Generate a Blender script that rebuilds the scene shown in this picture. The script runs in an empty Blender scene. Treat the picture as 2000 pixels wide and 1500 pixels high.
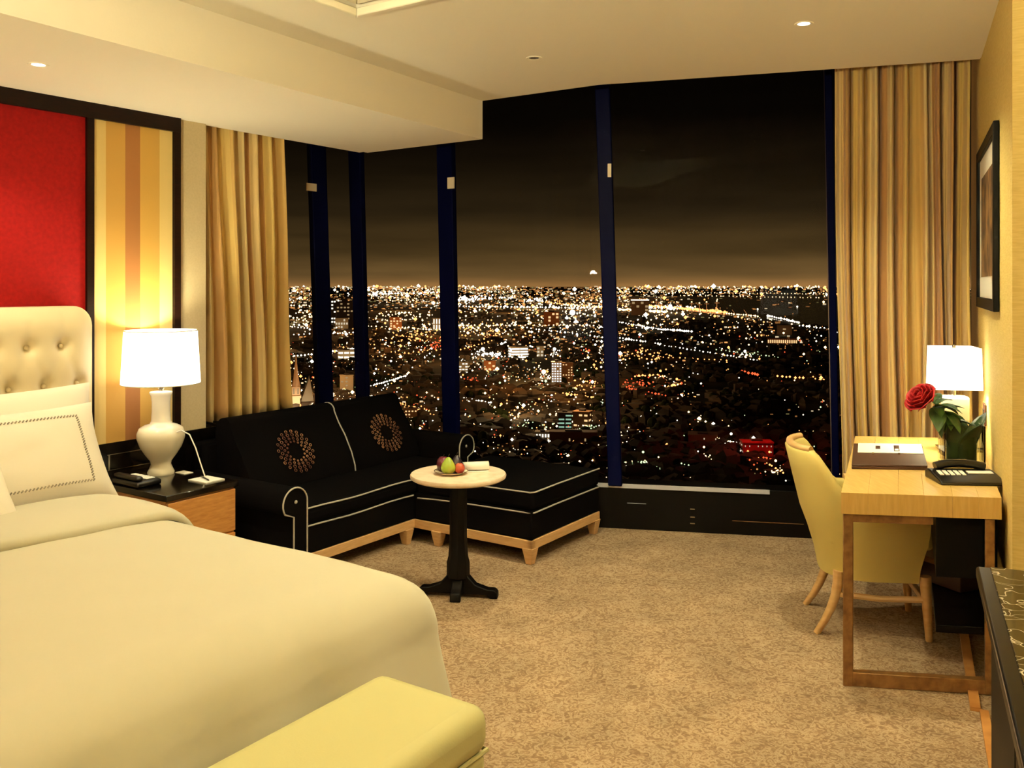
import bpy, bmesh, math, random
from mathutils import Vector, Matrix, noise
R = math.radians
sc = bpy.context.scene
COL = sc.collection
random.seed(7)

# ------------------------------------------------------------------ camera
F, CX, CY, EYE = 1750.0, 1000.0, 557.0, 1.55          # focal length and horizon for a 2000x1500 frame
cd = bpy.data.cameras.new('camera')
cam = bpy.data.objects.new('camera', cd)
COL.objects.link(cam)
cam.location = (0, 0, EYE)
cam.rotation_euler = (R(90), 0, 0)
cd.sensor_width = 36
cd.lens = 36 * F / 2000
cd.shift_y = (CY - 750) / 2000
cd.clip_start = 0.05
cd.clip_end = 90000
sc.camera = cam

# ------------------------------------------------------------------ view, world
sc.view_settings.view_transform = 'Standard'
sc.view_settings.look = 'None'
sc.view_settings.gamma = 1
sc.view_settings.use_curve_mapping = False
sc.view_settings.exposure = 0.38
WARM = (1.0, 0.91, 0.54)          # tungsten lamps of the room
w = bpy.data.worlds.new('night_sky')
sc.world = w
w.use_nodes = True
nt = w.node_tree
bg = nt.nodes['Background']
tc = nt.nodes.new('ShaderNodeTexCoord')
sx = nt.nodes.new('ShaderNodeSeparateXYZ')
rp = nt.nodes.new('ShaderNodeValToRGB')
mp = nt.nodes.new('ShaderNodeMapping')
mp.inputs['Scale'].default_value = (2.2, 2.2, 22)
nz = nt.nodes.new('ShaderNodeTexNoise')
nz.inputs['Scale'].default_value = 2.0
nz.inputs['Detail'].default_value = 5
mr = nt.nodes.new('ShaderNodeMapRange')
mr.inputs[1].default_value = 0.35
mr.inputs[2].default_value = 0.7
mr.inputs[3].default_value = 0.8
mr.inputs[4].default_value = 1.3
mx = nt.nodes.new('ShaderNodeVectorMath')
mx.operation = 'MULTIPLY'
e = rp.color_ramp.elements
e[0].position = 0.0
e[0].color = (0.30, 0.15, 0.045, 1)
e[1].position = 0.26
e[1].color = (0.0004, 0.0003, 0.0002, 1)
for p, c in ((0.010, (0.135, 0.076, 0.024)), (0.035, (0.062, 0.036, 0.011)), (0.08, (0.018, 0.011, 0.004)), (0.13, (0.007, 0.0042, 0.0016)), (0.18, (0.0016, 0.001, 0.0005))):
    k = e.new(p)
    k.color = (*c, 1)
nt.links.new(tc.outputs['Generated'], sx.inputs[0])
nt.links.new(sx.outputs['Z'], rp.inputs[0])
nt.links.new(tc.outputs['Generated'], mp.inputs[0])
nt.links.new(mp.outputs[0], nz.inputs[0])
nt.links.new(nz.outputs[0], mr.inputs[0])
nt.links.new(rp.outputs[0], mx.inputs[0])
nt.links.new(mr.outputs[0], mx.inputs[1])
nt.links.new(mx.outputs[0], bg.inputs[0])
bg.inputs[1].default_value = 0.85
sc.cycles.use_adaptive_sampling = True
sc.cycles.adaptive_threshold = 0.05
sc.cycles.max_bounces = 6
sc.cycles.diffuse_bounces = 4
sc.cycles.glossy_bounces = 3
sc.cycles.transparent_max_bounces = 8
sc.cycles.caustics_reflective = False
sc.cycles.caustics_refractive = False

# ------------------------------------------------------------------ frames of reference
A0 = Vector((-1.039, 6.266))          # ceiling corner over the window alcove
NL = Vector((0.831, -0.556)).normalized()      # out of the left wall
UL = Vector((-0.556, -0.831)).normalized()     # along the left wall towards the back of the room
LROT = math.atan2(NL.y, NL.x)
H, HS = 2.725, 2.481                  # ceiling, soffit


def AB(a, b, z=0.0):
    p = A0 + NL * a + UL * b
    return Vector((p.x, p.y, z))


def P(px, py, z):
    d = F * (EYE - z) / (py - CY)
    return Vector(((px - CX) / F * d, d, z))


def bpx(px, a=0.0):
    s = (px - CX) / F
    p = A0 + NL * a
    return (s * p.y - p.x) / (UL.x - s * UL.y)


# ------------------------------------------------------------------ helpers
def tag(o, label=None, cat=None, group=None, kind=None):
    if label: o['label'] = label
    if cat: o['category'] = cat
    if group: o['group'] = group
    if kind: o['kind'] = kind
    return o


def thing(name, label, cat, loc=(0, 0, 0), rz=0.0, group=None, kind=None):
    o = bpy.data.objects.new(name, None)
    COL.objects.link(o)
    o.empty_display_size = 0.1
    o.location = loc
    o.rotation_euler = (0, 0, rz)
    return tag(o, label, cat, group, kind)


class MB:
    def __init__(s):
        s.v, s.f, s.uv = [], [], {}

    def add(s, vs, fs):
        o = len(s.v)
        s.v += [tuple(p) for p in vs]
        s.f += [tuple(i + o for i in q) for q in fs]
        return s

    def box(s, x0, x1, y0, y1, z0, z1):
        return s.add([(x, y, z) for z in (z0, z1) for x, y in ((x0, y0), (x1, y0), (x1, y1), (x0, y1))],
                     [(3, 2, 1, 0), (4, 5, 6, 7), (0, 1, 5, 4), (1, 2, 6, 5), (2, 3, 7, 6), (3, 0, 4, 7)])

    def prism(s, poly, z0, z1, top=None):
        n = len(poly)
        t = top or poly
        vs = [(p[0], p[1], z0) for p in poly] + [(p[0], p[1], z1) for p in t]
        return s.add(vs, [tuple(range(n - 1, -1, -1)), tuple(range(n, 2 * n))] + [(i, (i + 1) % n, n + (i + 1) % n, n + i) for i in range(n)])

    def prof(s, poly, axis, c0, c1):
        """outline extruded along x or y; outline is (other, z)"""
        n = len(poly)
        if axis == 'x':
            vs = [(c0, p[0], p[1]) for p in poly] + [(c1, p[0], p[1]) for p in poly]
        else:
            vs = [(p[0], c0, p[1]) for p in poly] + [(p[0], c1, p[1]) for p in poly]
        return s.add(vs, [tuple(range(n - 1, -1, -1)), tuple(range(n, 2 * n))] + [(i, (i + 1) % n, n + (i + 1) % n, n + i) for i in range(n)])

    def lathe(s, prof, n=32, c=(0, 0, 0), sx=1, sy=1):
        vs, fs = [], []
        m = len(prof)
        for i in range(n):
            t = 2 * math.pi * i / n
            for r, z in prof:
                vs.append((c[0] + r * math.cos(t) * sx, c[1] + r * math.sin(t) * sy, c[2] + z))
        for i in range(n):
            j = (i + 1) % n
            for k in range(m - 1):
                fs.append((i * m + k, j * m + k, j * m + k + 1, i * m + k + 1))
        if prof[0][0] > 1e-5: fs.append(tuple(i * m for i in range(n - 1, -1, -1)))
        if prof[-1][0] > 1e-5: fs.append(tuple(i * m + m - 1 for i in range(n)))
        return s.add(vs, fs)

    def tube(s, path, r, n=8, closed=False):
        pts = [Vector(p) for p in path]
        m = len(pts)
        rs = r if isinstance(r, (list, tuple)) else [r] * m
        vs, fs = [], []
        prev = None
        for i, p in enumerate(pts):
            a = pts[i - 1] if (i > 0 or closed) else p
            b = pts[(i + 1) % m] if (i < m - 1 or closed) else p
            t = (b - a).normalized()
            if prev is None:
                u = t.orthogonal().normalized()
            else:
                u = (prev - t * prev.dot(t))
                u = u.normalized() if u.length > 1e-6 else t.orthogonal().normalized()
            prev = u
            q = t.cross(u)
            for k in range(n):
                g = 2 * math.pi * k / n
                vs.append(p + (u * math.cos(g) + q * math.sin(g)) * rs[i])
        for i in range(m if closed else m - 1):
            j = (i + 1) % m
            for k in range(n):
                fs.append((i * n + k, i * n + (k + 1) % n, j * n + (k + 1) % n, j * n + k))
        if not closed:
            fs += [tuple(range(n - 1, -1, -1)), tuple((m - 1) * n + k for k in range(n))]
        return s.add(vs, fs)

    def grid(s, fn, nu, nv):
        vs = [fn(i / (nu - 1), j / (nv - 1)) for j in range(nv) for i in range(nu)]
        return s.add(vs, [(j * nu + i, j * nu + i + 1, (j + 1) * nu + i + 1, (j + 1) * nu + i) for j in range(nv - 1) for i in range(nu - 1)])

    def ball(s, c, r, nu=16, nv=10):
        rx, ry, rz = r if isinstance(r, (tuple, list)) else (r, r, r)
        prof = [(math.sin(math.pi * k / nv), -math.cos(math.pi * k / nv)) for k in range(nv + 1)]
        vs, fs = [], []
        for i in range(nu):
            t = 2 * math.pi * i / nu
            for q, z in prof[1:-1]:
                vs.append((c[0] + rx * q * math.cos(t), c[1] + ry * q * math.sin(t), c[2] + rz * z))
        m = nv - 1
        vs += [(c[0], c[1], c[2] - rz), (c[0], c[1], c[2] + rz)]
        for i in range(nu):
            j = (i + 1) % nu
            for k in range(m - 1):
                fs.append((i * m + k, j * m + k, j * m + k + 1, i * m + k + 1))
            fs.append((nu * m, j * m, i * m))
            fs.append((nu * m + 1, i * m + m - 1, j * m + m - 1))
        return s.add(vs, fs)

    def octa(s, c, r, rz=None):
        rz = rz or r
        x, y, z = c
        return s.add([(x + r, y, z), (x, y + r, z), (x - r, y, z), (x, y - r, z), (x, y, z + rz), (x, y, z - rz)],
                     [(0, 1, 4), (1, 2, 4), (2, 3, 4), (3, 0, 4), (1, 0, 5), (2, 1, 5), (3, 2, 5), (0, 3, 5)])

    def map(s, fn):
        s.v = [tuple(fn(*p)) for p in s.v]
        return s

    def build(s, name, mat, parent=None, bevel=0, segs=2, smooth=True, sub=0, solid=0, label=None, cat=None, group=None, kind=None, fix=True, ang=38, uvfn=None):
        me = bpy.data.meshes.new(name)
        me.from_pydata(s.v, [], s.f)
        if fix:
            bm = bmesh.new()
            bm.from_mesh(me)
            bmesh.ops.recalc_face_normals(bm, faces=bm.faces)
            bm.to_mesh(me)
            bm.free()
        if smooth:
            me.polygons.foreach_set('use_smooth', [True] * len(me.polygons))
            me.set_sharp_from_angle(angle=R(ang))
        if uvfn:
            ul = me.uv_layers.new(name='UVMap')
            for lp in me.loops:
                ul.data[lp.index].uv = uvfn(lp.vertex_index)
        o = bpy.data.objects.new(name, me)
        COL.objects.link(o)
        if mat: me.materials.append(mat)
        if parent: o.parent = parent
        if solid:
            m = o.modifiers.new('thickness', 'SOLIDIFY')
            m.thickness = solid
            m.offset = 0
        if bevel:
            m = o.modifiers.new('bevel', 'BEVEL')
            m.width = bevel
            m.segments = segs
            m.limit_method = 'ANGLE'
            m.angle_limit = R(40)
        if sub:
            m = o.modifiers.new('sub', 'SUBSURF')
            m.levels = sub
            m.render_levels = sub
        return tag(o, label, cat, group, kind)


def lin(r, g, b):
    f = lambda c: (c / 255 / 12.92) if c <= 10 else ((c / 255 + 0.055) / 1.055) ** 2.4
    return (f(r), f(g), f(b), 1)


def mat(name, col, rough=0.6, metal=0, spec=0.5, noise_=None, bump=None, emit=None, coat=0, sheen=0, stretch=(1, 1, 1), extra=None):
    """col rgb 0-255; noise_=(colour2, scale, detail, lo, hi); bump=(scale, strength)"""
    m = bpy.data.materials.new(name)
    m.use_nodes = True
    n = m.node_tree
    b = n.nodes['Principled BSDF']
    b.inputs['Base Color'].default_value = lin(*col)
    b.inputs['Roughness'].default_value = rough
    b.inputs['Metallic'].default_value = metal
    b.inputs['Specular IOR Level'].default_value = spec
    b.inputs['Coat Weight'].default_value = coat
    b.inputs['Sheen Weight'].default_value = sheen
    t = n.nodes.new('ShaderNodeTexCoord')
    mpn = n.nodes.new('ShaderNodeMapping')
    mpn.inputs['Scale'].default_value = stretch
    n.links.new(t.outputs['Object'], mpn.inputs[0])
    if noise_:
        c2, sca, det, lo, hi = noise_
        z = n.nodes.new('ShaderNodeTexNoise')
        z.inputs['Scale'].default_value = sca
        z.inputs['Detail'].default_value = det
        n.links.new(mpn.outputs[0], z.inputs[0])
        r = n.nodes.new('ShaderNodeValToRGB')
        r.color_ramp.elements[0].position = lo
        r.color_ramp.elements[1].position = hi
        r.color_ramp.elements[0].color = lin(*col)
        r.color_ramp.elements[1].color = lin(*c2)
        n.links.new(z.outputs[0], r.inputs[0])
        n.links.new(r.outputs[0], b.inputs['Base Color'])
    if bump:
        z = n.nodes.new('ShaderNodeTexNoise')
        z.inputs['Scale'].default_value = bump[0]
        z.inputs['Detail'].default_value = 4
        n.links.new(mpn.outputs[0], z.inputs[0])
        bp = n.nodes.new('ShaderNodeBump')
        bp.inputs['Strength'].default_value = bump[1]
        bp.inputs['Distance'].default_value = 0.01
        n.links.new(z.outputs[0], bp.inputs['Height'])
        n.links.new(bp.outputs[0], b.inputs['Normal'])
    if emit:
        b.inputs['Emission Color'].default_value = (*emit[0], 1)
        b.inputs['Emission Strength'].default_value = emit[1]
    return m


def emis(name, col, s, sample='NONE'):
    m = bpy.data.materials.new(name)
    m.use_nodes = True
    n = m.node_tree
    n.nodes.clear()
    o = n.nodes.new('ShaderNodeOutputMaterial')
    em = n.nodes.new('ShaderNodeEmission')
    em.inputs[0].default_value = (*col, 1)
    em.inputs[1].default_value = s
    n.links.new(em.outputs[0], o.inputs[0])
    m.cycles.emission_sampling = sample
    return m


def lamp(name, kind, loc, energy, col=WARM, size=0.05, parent=None, rot=None, spot=None, blend=0.5, size_y=None):
    l = bpy.data.lights.new(name, kind)
    l.energy = energy
    l.color = col
    if kind == 'AREA':
        l.size = size
        if size_y:
            l.shape = 'RECTANGLE'
            l.size_y = size_y
    else:
        l.shadow_soft_size = size
    if kind == 'SPOT':
        l.spot_size = R(spot)
        l.spot_blend = blend
    o = bpy.data.objects.new(name, l)
    COL.objects.link(o)
    o.location = loc
    if rot: o.rotation_euler = rot
    if parent: o.parent = parent
    return o


def smooth01(x, a, b):
    t = max(0.0, min(1.0, (x - a) / (b - a)))
    return t * t * (3 - 2 * t)


def ramp_mat(name, node, stops, rough=0.7, const=True, coord='UV', axis=0, scale=1.0, bump=None, sheen=0):
    m = mat(name, (200, 170, 110), rough, sheen=sheen, bump=bump)
    n = m.node_tree
    b = n.nodes['Principled BSDF']
    t = n.nodes.new('ShaderNodeTexCoord')
    s = n.nodes.new('ShaderNodeSeparateXYZ')
    n.links.new(t.outputs[coord], s.inputs[0])
    mu = n.nodes.new('ShaderNodeMath')
    mu.operation = 'MULTIPLY'
    mu.inputs[1].default_value = scale
    fr = n.nodes.new('ShaderNodeMath')
    fr.operation = 'FRACT'
    r = n.nodes.new('ShaderNodeValToRGB')
    r.color_ramp.interpolation = 'CONSTANT' if const else 'LINEAR'
    el = r.color_ramp.elements
    el[0].position, el[0].color = stops[0][0], lin(*stops[0][1])
    el[1].position, el[1].color = stops[1][0], lin(*stops[1][1])
    for p, c in stops[2:]:
        q = el.new(p)
        q.color = lin(*c)
    n.links.new(s.outputs[axis], mu.inputs[0])
    n.links.new(mu.outputs[0], fr.inputs[0])
    n.links.new(fr.outputs[0], r.inputs[0])
    n.links.new(r.outputs[0], b.inputs['Base Color'])
    return m


# ------------------------------------------------------------------ materials
M = {}
M['paint'] = mat('ceiling_paint', (236, 228, 212), 0.85, spec=0.2, bump=(60, 0.05))
M['trim'] = mat('moulding_paint', (235, 228, 210), 0.6)
M['cream_wall'] = mat('cream_wallpaper', (205, 188, 152), 0.8, spec=0.2, noise_=((199, 182, 146), 90, 3, 0.35, 0.65), bump=(140, 0.04))
M['gold_wall'] = mat('gold_wallpaper', (220, 194, 122), 0.75, spec=0.25, noise_=((210, 182, 108), 60, 3, 0.35, 0.65), bump=(120, 0.1), stretch=(0.3, 0.3, 3))
M['dark_wood'] = mat('dark_wood', (30, 11, 7), 0.4, spec=0.15, noise_=((14, 6, 4), 20, 4, 0.3, 0.7), stretch=(1, 1, 6))
M['black_gloss'] = mat('black_gloss', (9, 6, 5), 0.12, spec=0.5)
M['black_matte'] = mat('black_lacquer', (6, 4, 4), 0.5, spec=0.12)
M['red'] = mat('red_fabric_panel', (142, 10, 11), 0.8, spec=0.2, noise_=((128, 6, 8), 50, 4, 0.3, 0.7), bump=(250, 0.06))
M['bed'] = mat('duvet_cotton', (196, 190, 170), 0.85, spec=0.2, bump=(35, 0.04), sheen=0.2)
M['pillow'] = mat('pillow_cotton', (244, 236, 222), 0.85, spec=0.2, bump=(20, 0.05))
M['headboard'] = mat('tufted_ivory', (228, 212, 176), 0.5, spec=0.4, bump=(90, 0.03))
M['bench'] = mat('bench_leather', (190, 184, 134), 0.6, spec=0.25, bump=(180, 0.06))
M['grey_thread'] = mat('grey_thread', (150, 140, 125), 0.8)
M['sofa'] = mat('black_velvet', (5, 4, 5), 0.9, spec=0.05)
M['pipe'] = mat('grey_piping', (176, 170, 164), 0.6)
M['gold_thread'] = mat('gold_thread', (176, 128, 92), 0.5, noise_=((96, 48, 30), 9, 2, 0.4, 0.6))
M['honey'] = mat('honey_wood', (206, 150, 88), 0.38, noise_=((178, 120, 62), 14, 5, 0.3, 0.7), stretch=(1, 1, 7))
M['rail_wood'] = mat('pale_rail_wood', (218, 178, 128), 0.38, noise_=((202, 158, 106), 14, 5, 0.3, 0.7), stretch=(1, 1, 7))
M['pale_wood'] = mat('pale_wood', (228, 192, 118), 0.32, noise_=((214, 174, 98), 9, 4, 0.3, 0.7), stretch=(9, 1.2, 1), coat=0.2)
M['bronze'] = mat('bronzed_bar', (158, 118, 72), 0.35, metal=0.35, noise_=((118, 84, 50), 30, 3, 0.3, 0.7))
M['tabletop'] = mat('cream_stone_top', (240, 220, 198), 0.35, noise_=((226, 200, 170), 25, 4, 0.35, 0.7))
M['white'] = mat('white_ceramic', (238, 228, 205), 0.15, spec=0.5, coat=0.4)
M['paper'] = mat('white_paper', (238, 232, 222), 0.7)
M['chrome'] = mat('chrome', (210, 205, 195), 0.2, metal=1)
M['navy'] = mat('navy_mullion', (3, 6, 40), 0.45, spec=0.03)
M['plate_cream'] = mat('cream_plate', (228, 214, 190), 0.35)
M['strip'] = mat('brushed_aluminium', (196, 198, 214), 0.45, metal=0.2)
M['chair_fabric'] = mat('chair_fabric', (218, 200, 124), 0.7, spec=0.3, bump=(200, 0.05))
M['chair_wood'] = mat('chair_maple', (218, 180, 126), 0.38, noise_=((204, 160, 104), 12, 4, 0.3, 0.7), stretch=(1, 1, 5))
M['rubber'] = mat('black_plastic', (12, 9, 9), 0.35)
M['leather'] = mat('brown_leather', (62, 34, 24), 0.5, bump=(180, 0.1))
M['green'] = mat('rose_leaf', (66, 100, 42), 0.5, noise_=((40, 68, 28), 30, 2, 0.3, 0.7))
M['dgreen'] = mat('dark_leaf', (46, 74, 34), 0.35, noise_=((28, 48, 22), 12, 2, 0.3, 0.7))
M['petal'] = mat('red_petal', (186, 20, 28), 0.55, noise_=((140, 8, 18), 30, 2, 0.3, 0.7))
M['pear'] = mat('green_pear', (150, 172, 52), 0.35, noise_=((176, 176, 70), 20, 2, 0.4, 0.7))
M['plum'] = mat('dark_plum', (92, 20, 40), 0.3, noise_=((58, 10, 26), 15, 2, 0.3, 0.7))
M['apple'] = mat('red_apple', (190, 96, 62), 0.3, noise_=((150, 30, 30), 25, 2, 0.3, 0.7))
M['grape'] = mat('black_grape', (26, 14, 30), 0.3)
M['stem'] = mat('brown_stem', (70, 52, 26), 0.7)
M['curtain_lining'] = None

# carpet
m = mat('carpet', (186, 150, 104), 0.95, spec=0.1)
n = m.node_tree
b = n.nodes['Principled BSDF']
t = n.nodes.new('ShaderNodeTexCoord')
n1 = n.nodes.new('ShaderNodeTexNoise')
n1.inputs['Scale'].default_value = 34
n1.inputs['Detail'].default_value = 2
n1.inputs['Distortion'].default_value = 2.2
n2 = n.nodes.new('ShaderNodeTexNoise')
n2.inputs['Scale'].default_value = 4
n2.inputs['Detail'].default_value = 3
r1 = n.nodes.new('ShaderNodeValToRGB')
for i, (p, c) in enumerate(((0.36, (146, 118, 92)), (0.50, (174, 146, 116)))):
    r1.color_ramp.elements[i].position = p
    r1.color_ramp.elements[i].color = lin(*c)
q = r1.color_ramp.elements.new(0.60)
q.color = lin(196, 172, 144)
q = r1.color_ramp.elements.new(0.68)
q.color = lin(166, 138, 108)
r2 = n.nodes.new('ShaderNodeMapRange')
r2.inputs[1].default_value = 0.3
r2.inputs[2].default_value = 0.7
r2.inputs[3].default_value = 0.70
r2.inputs[4].default_value = 0.98
vm = n.nodes.new('ShaderNodeVectorMath')
vm.operation = 'MULTIPLY'
n3 = n.nodes.new('ShaderNodeTexNoise')
n3.inputs['Scale'].default_value = 350
bp = n.nodes.new('ShaderNodeBump')
bp.inputs['Strength'].default_value = 0.5
bp.inputs['Distance'].default_value = 0.01
for z in (n1, n2, n3): n.links.new(t.outputs['Object'], z.inputs[0])
n.links.new(n1.outputs[0], r1.inputs[0])
n.links.new(n2.outputs[0], r2.inputs[0])
n.links.new(r1.outputs[0], vm.inputs[0])
n.links.new(r2.outputs[0], vm.inputs[1])
n.links.new(vm.outputs[0], b.inputs['Base Color'])
n.links.new(n3.outputs[0], bp.inputs['Height'])
n.links.new(bp.outputs[0], b.inputs['Normal'])
M['carpet'] = m

# glass of the windows: mostly clear, faint mirror
m = bpy.data.materials.new('window_glass')
m.use_nodes = True
n = m.node_tree
n.nodes.clear()
o = n.nodes.new('ShaderNodeOutputMaterial')
tr = n.nodes.new('ShaderNodeBsdfTransparent')
tr.inputs[0].default_value = (0.97, 0.97, 0.97, 1)
gl = n.nodes.new('ShaderNodeBsdfGlossy')
gl.inputs['Roughness'].default_value = 0.0
mi = n.nodes.new('ShaderNodeMixShader')
mi.inputs[0].default_value = 0.003
n.links.new(tr.outputs[0], mi.inputs[1])
n.links.new(gl.outputs[0], mi.inputs[2])
n.links.new(mi.outputs[0], o.inputs[0])
M['glass'] = m
# vase glass
m = bpy.data.materials.new('vase_glass')
m.use_nodes = True
n = m.node_tree
n.nodes.clear()
o = n.nodes.new('ShaderNodeOutputMaterial')
tr = n.nodes.new('ShaderNodeBsdfTransparent')
tr.inputs[0].default_value = (0.93, 0.95, 0.9, 1)
gl = n.nodes.new('ShaderNodeBsdfGlossy')
gl.inputs['Roughness'].default_value = 0.03
lw = n.nodes.new('ShaderNodeLayerWeight')
lw.inputs[0].default_value = 0.25
mi = n.nodes.new('ShaderNodeMixShader')
n.links.new(lw.outputs['Fresnel'], mi.inputs[0])
n.links.new(tr.outputs[0], mi.inputs[1])
n.links.new(gl.outputs[0], mi.inputs[2])
n.links.new(mi.outputs[0], o.inputs[0])
M['vase'] = m

# black marble with pale veins
m = mat('black_marble', (9, 7, 6), 0.12)
n = m.node_tree
b = n.nodes['Principled BSDF']
t = n.nodes.new('ShaderNodeTexCoord')
nn = n.nodes.new('ShaderNodeTexNoise')
nn.inputs['Scale'].default_value = 5
nn.inputs['Detail'].default_value = 3
mm = n.nodes.new('ShaderNodeVectorMath')
mm.operation = 'ADD'
vo = n.nodes.new('ShaderNodeTexVoronoi')
vo.feature = 'DISTANCE_TO_EDGE'
vo.inputs['Scale'].default_value = 7
rr = n.nodes.new('ShaderNodeValToRGB')
rr.color_ramp.elements[0].color = lin(205, 190, 165)
rr.color_ramp.elements[0].position = 0.0
rr.color_ramp.elements[1].color = lin(10, 7, 6)
rr.color_ramp.elements[1].position = 0.03
n.links.new(t.outputs['Object'], nn.inputs[0])
n.links.new(t.outputs['Object'], mm.inputs[0])
n.links.new(nn.outputs['Color'], mm.inputs[1])
n.links.new(mm.outputs[0], vo.inputs[0])
n.links.new(vo.outputs[0], rr.inputs[0])
n.links.new(rr.outputs[0], b.inputs['Base Color'])
M['marble'] = m
M['stone_edge'] = mat('black_stone_edge', (7, 5, 5), 0.3, spec=0.15)

M['curtain'] = ramp_mat('striped_curtain', None, [(0.0, (206, 176, 118)), (0.16, (182, 140, 82)), (0.3, (208, 176, 102)), (0.5, (196, 160, 92)), (0.66, (214, 188, 132)), (0.82, (170, 126, 76))], 0.75, scale=2.2, sheen=0.3)
M['shade'] = mat('lamp_shade', (250, 245, 230), 0.8, emit=((1.0, 0.93, 0.76), 2.2))
M['bulb'] = emis('lamp_bulb', (1, 0.85, 0.6), 12)

# ------------------------------------------------------------------ the setting: shell of the room
S0 = P(935, 270, HS)                   # end of the soffit at the window
S0 = Vector((-0.211, 5.679))
M1 = Vector((0.492, 5.218))            # bend of the ceiling edge
RW0 = Vector((2.42, 4.62))             # ceiling edge at the right wall
UR = Vector((-0.4066, -0.9136))        # along the right wall towards the back
NR = Vector((-0.9136, 0.4066))         # out of the right wall
SE = Vector((-1.75, 3.063))            # on the outer soffit edge
sdir = (SE - S0).normalized()
SE2 = S0 + sdir * 7.4
RWj = RW0 + UR * ((4.62 - 3.21) / 0.9136)      # corner where the right wall steps back
RWr = RWj - NR * 0.62
RWe = RWr + UR * 4.9
RWg = RW0 - UR * 0.85                  # right wall goes on to the glass
LWb = A0 + UL * 7.6
BK = [LWb, RWe]
G0 = Vector((-1.19, 6.90))             # glass corner
G1 = Vector((0.50, 5.74))              # bend in the glass
G2 = Vector((2.75, 5.30))
GL = G0 + UL * 2.3                     # end of the left glass
ZT = 3.15

allp = [GL + Vector((-0.6, 0)), G0 + Vector((-0.2, 0.3)), G1 + Vector((0.1, 0.3)), G2 + Vector((0.4, 0.2)), RWe + Vector((0.9, -0.3)), LWb + Vector((-0.5, -0.5))]
MB().prism([tuple(p) for p in allp], -0.12, 0.0).build('floor', M['carpet'], kind='structure')
MB().prism([tuple(p) for p in allp], ZT, ZT + 0.1).build('ceiling', M['black_matte'], kind='structure')


def seg_wall(p, q, z0, z1, t, side):
    d = (q - p).normalized()
    nn = Vector((-d.y, d.x)) * side * t
    return [tuple(p), tuple(q), tuple(q + nn), tuple(p + nn)], z0, z1


# visible plaster ceiling with the tray opening
TA0, TA1, TB0, TB1 = 1.63, 4.05, 1.78, 5.3
hole = [AB(TA0, TB0), AB(TA1, TB0), AB(TA1, TB1), AB(TA0, TB1)]
bm = bmesh.new()
outer = [S0, M1, RW0, RWj, RWr, RWe, LWb + NL * 0.3, SE2]
es = []
for loop in (outer, hole):
    vs = [bm.verts.new((p.x, p.y, H)) for p in loop]
    for i in range(len(vs)): es.append(bm.edges.new((vs[i], vs[(i + 1) % len(vs)])))
bmesh.ops.triangle_fill(bm, use_beauty=True, use_dissolve=False, edges=es)
for f in bm.faces:
    if f.normal.z > 0: f.normal_flip()
me = bpy.data.meshes.new('ceiling_plaster')
bm.to_mesh(me)
bm.free()
o = bpy.data.objects.new('ceiling_plaster', me)
COL.objects.link(o)
me.materials.append(M['paint'])
tag(o, kind='structure')
ceil = o
# edge of the ceiling above the glass
mb = MB()
for p, q in ((S0, M1), (M1, RW0)):
    mb.prism(*seg_wall(p, q, H, ZT, 0.04, 1))
mb.build('ceiling_edge', M['paint'], ceil, smooth=False)
# tray: sides, top, stepped mouldings
mb = MB()
c = [AB(TA0, TB0), AB(TA1, TB0), AB(TA1, TB1), AB(TA0, TB1)]
cen = AB((TA0 + TA1) / 2, (TB0 + TB1) / 2)
for i in range(4):
    p, q = c[i], c[(i + 1) % 4]
    mb.add([(p.x, p.y, H), (q.x, q.y, H), (q.x, q.y, 3.02), (p.x, p.y, 3.02)], [(0, 1, 2, 3)])
mb.add([(p.x, p.y, 3.02) for p in c], [(0, 1, 2, 3)])
mb.build('ceiling_tray', M['paint'], ceil, smooth=False)


def frame_ab(a0, a1, b0, b1, wdt, z0, z1):
    mb = MB()
    out = [(a0, b0), (a1, b0), (a1, b1), (a0, b1)]
    inn = [(a0 + wdt, b0 + wdt), (a1 - wdt, b0 + wdt), (a1 - wdt, b1 - wdt), (a0 + wdt, b1 - wdt)]
    for i in range(4):
        j = (i + 1) % 4
        quad = [AB(*out[i]), AB(*out[j]), AB(*inn[j]), AB(*inn[i])]
        mb.prism([(p.x, p.y) for p in quad], z0, z1)
    return mb


frame_ab(TA0 - 0.012, TA1 + 0.012, TB0 - 0.012, TB1 + 0.012, 0.03, H - 0.016, H + 0.02).build('trim_1', M['trim'], bevel=0.005, kind='structure')
frame_ab(TA0 + 0.018, TA1 - 0.018, TB0 + 0.018, TB1 - 0.018, 0.05, H + 0.03, H + 0.06).build('trim_2', M['trim'], bevel=0.008, kind='structure')
frame_ab(TA0 + 0.002, TA1 - 0.002, TB0 + 0.002, TB1 - 0.002, 0.10, H + 0.075, H + 0.10).build('trim_3', M['trim'], bevel=0.008, kind='structure')
# soffit over the bed head
mb = MB()
mb.prism([tuple(A0), tuple(S0), tuple(SE2), tuple(LWb)], HS, H + 0.01)
mb.prism(*seg_wall(A0, S0, HS, ZT, 0.04, 1))
mb.prism(*seg_wall(A0 + UL * 1.4, A0, HS, ZT, 0.04, 1))
mb.build('soffit', M['paint'], kind='structure', smooth=False)

# left wall: starts where the alcove ends
bw0 = bpx(402)
mb = MB()
pw = [AB(0, bw0), AB(0, 7.6), AB(-0.2, 7.6), AB(-0.2, bw0)]
mb.prism([(p.x, p.y) for p in pw], 0, ZT)
pw = [AB(-0.2, bw0 + 0.1), AB(-0.2, bw0), AB(-0.75, bw0), AB(-0.75, bw0 + 0.1)]
mb.prism([(p.x, p.y) for p in pw], 0, ZT)
wl = mb.build('wall_left', M['cream_wall'], smooth=False, kind='structure')


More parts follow.
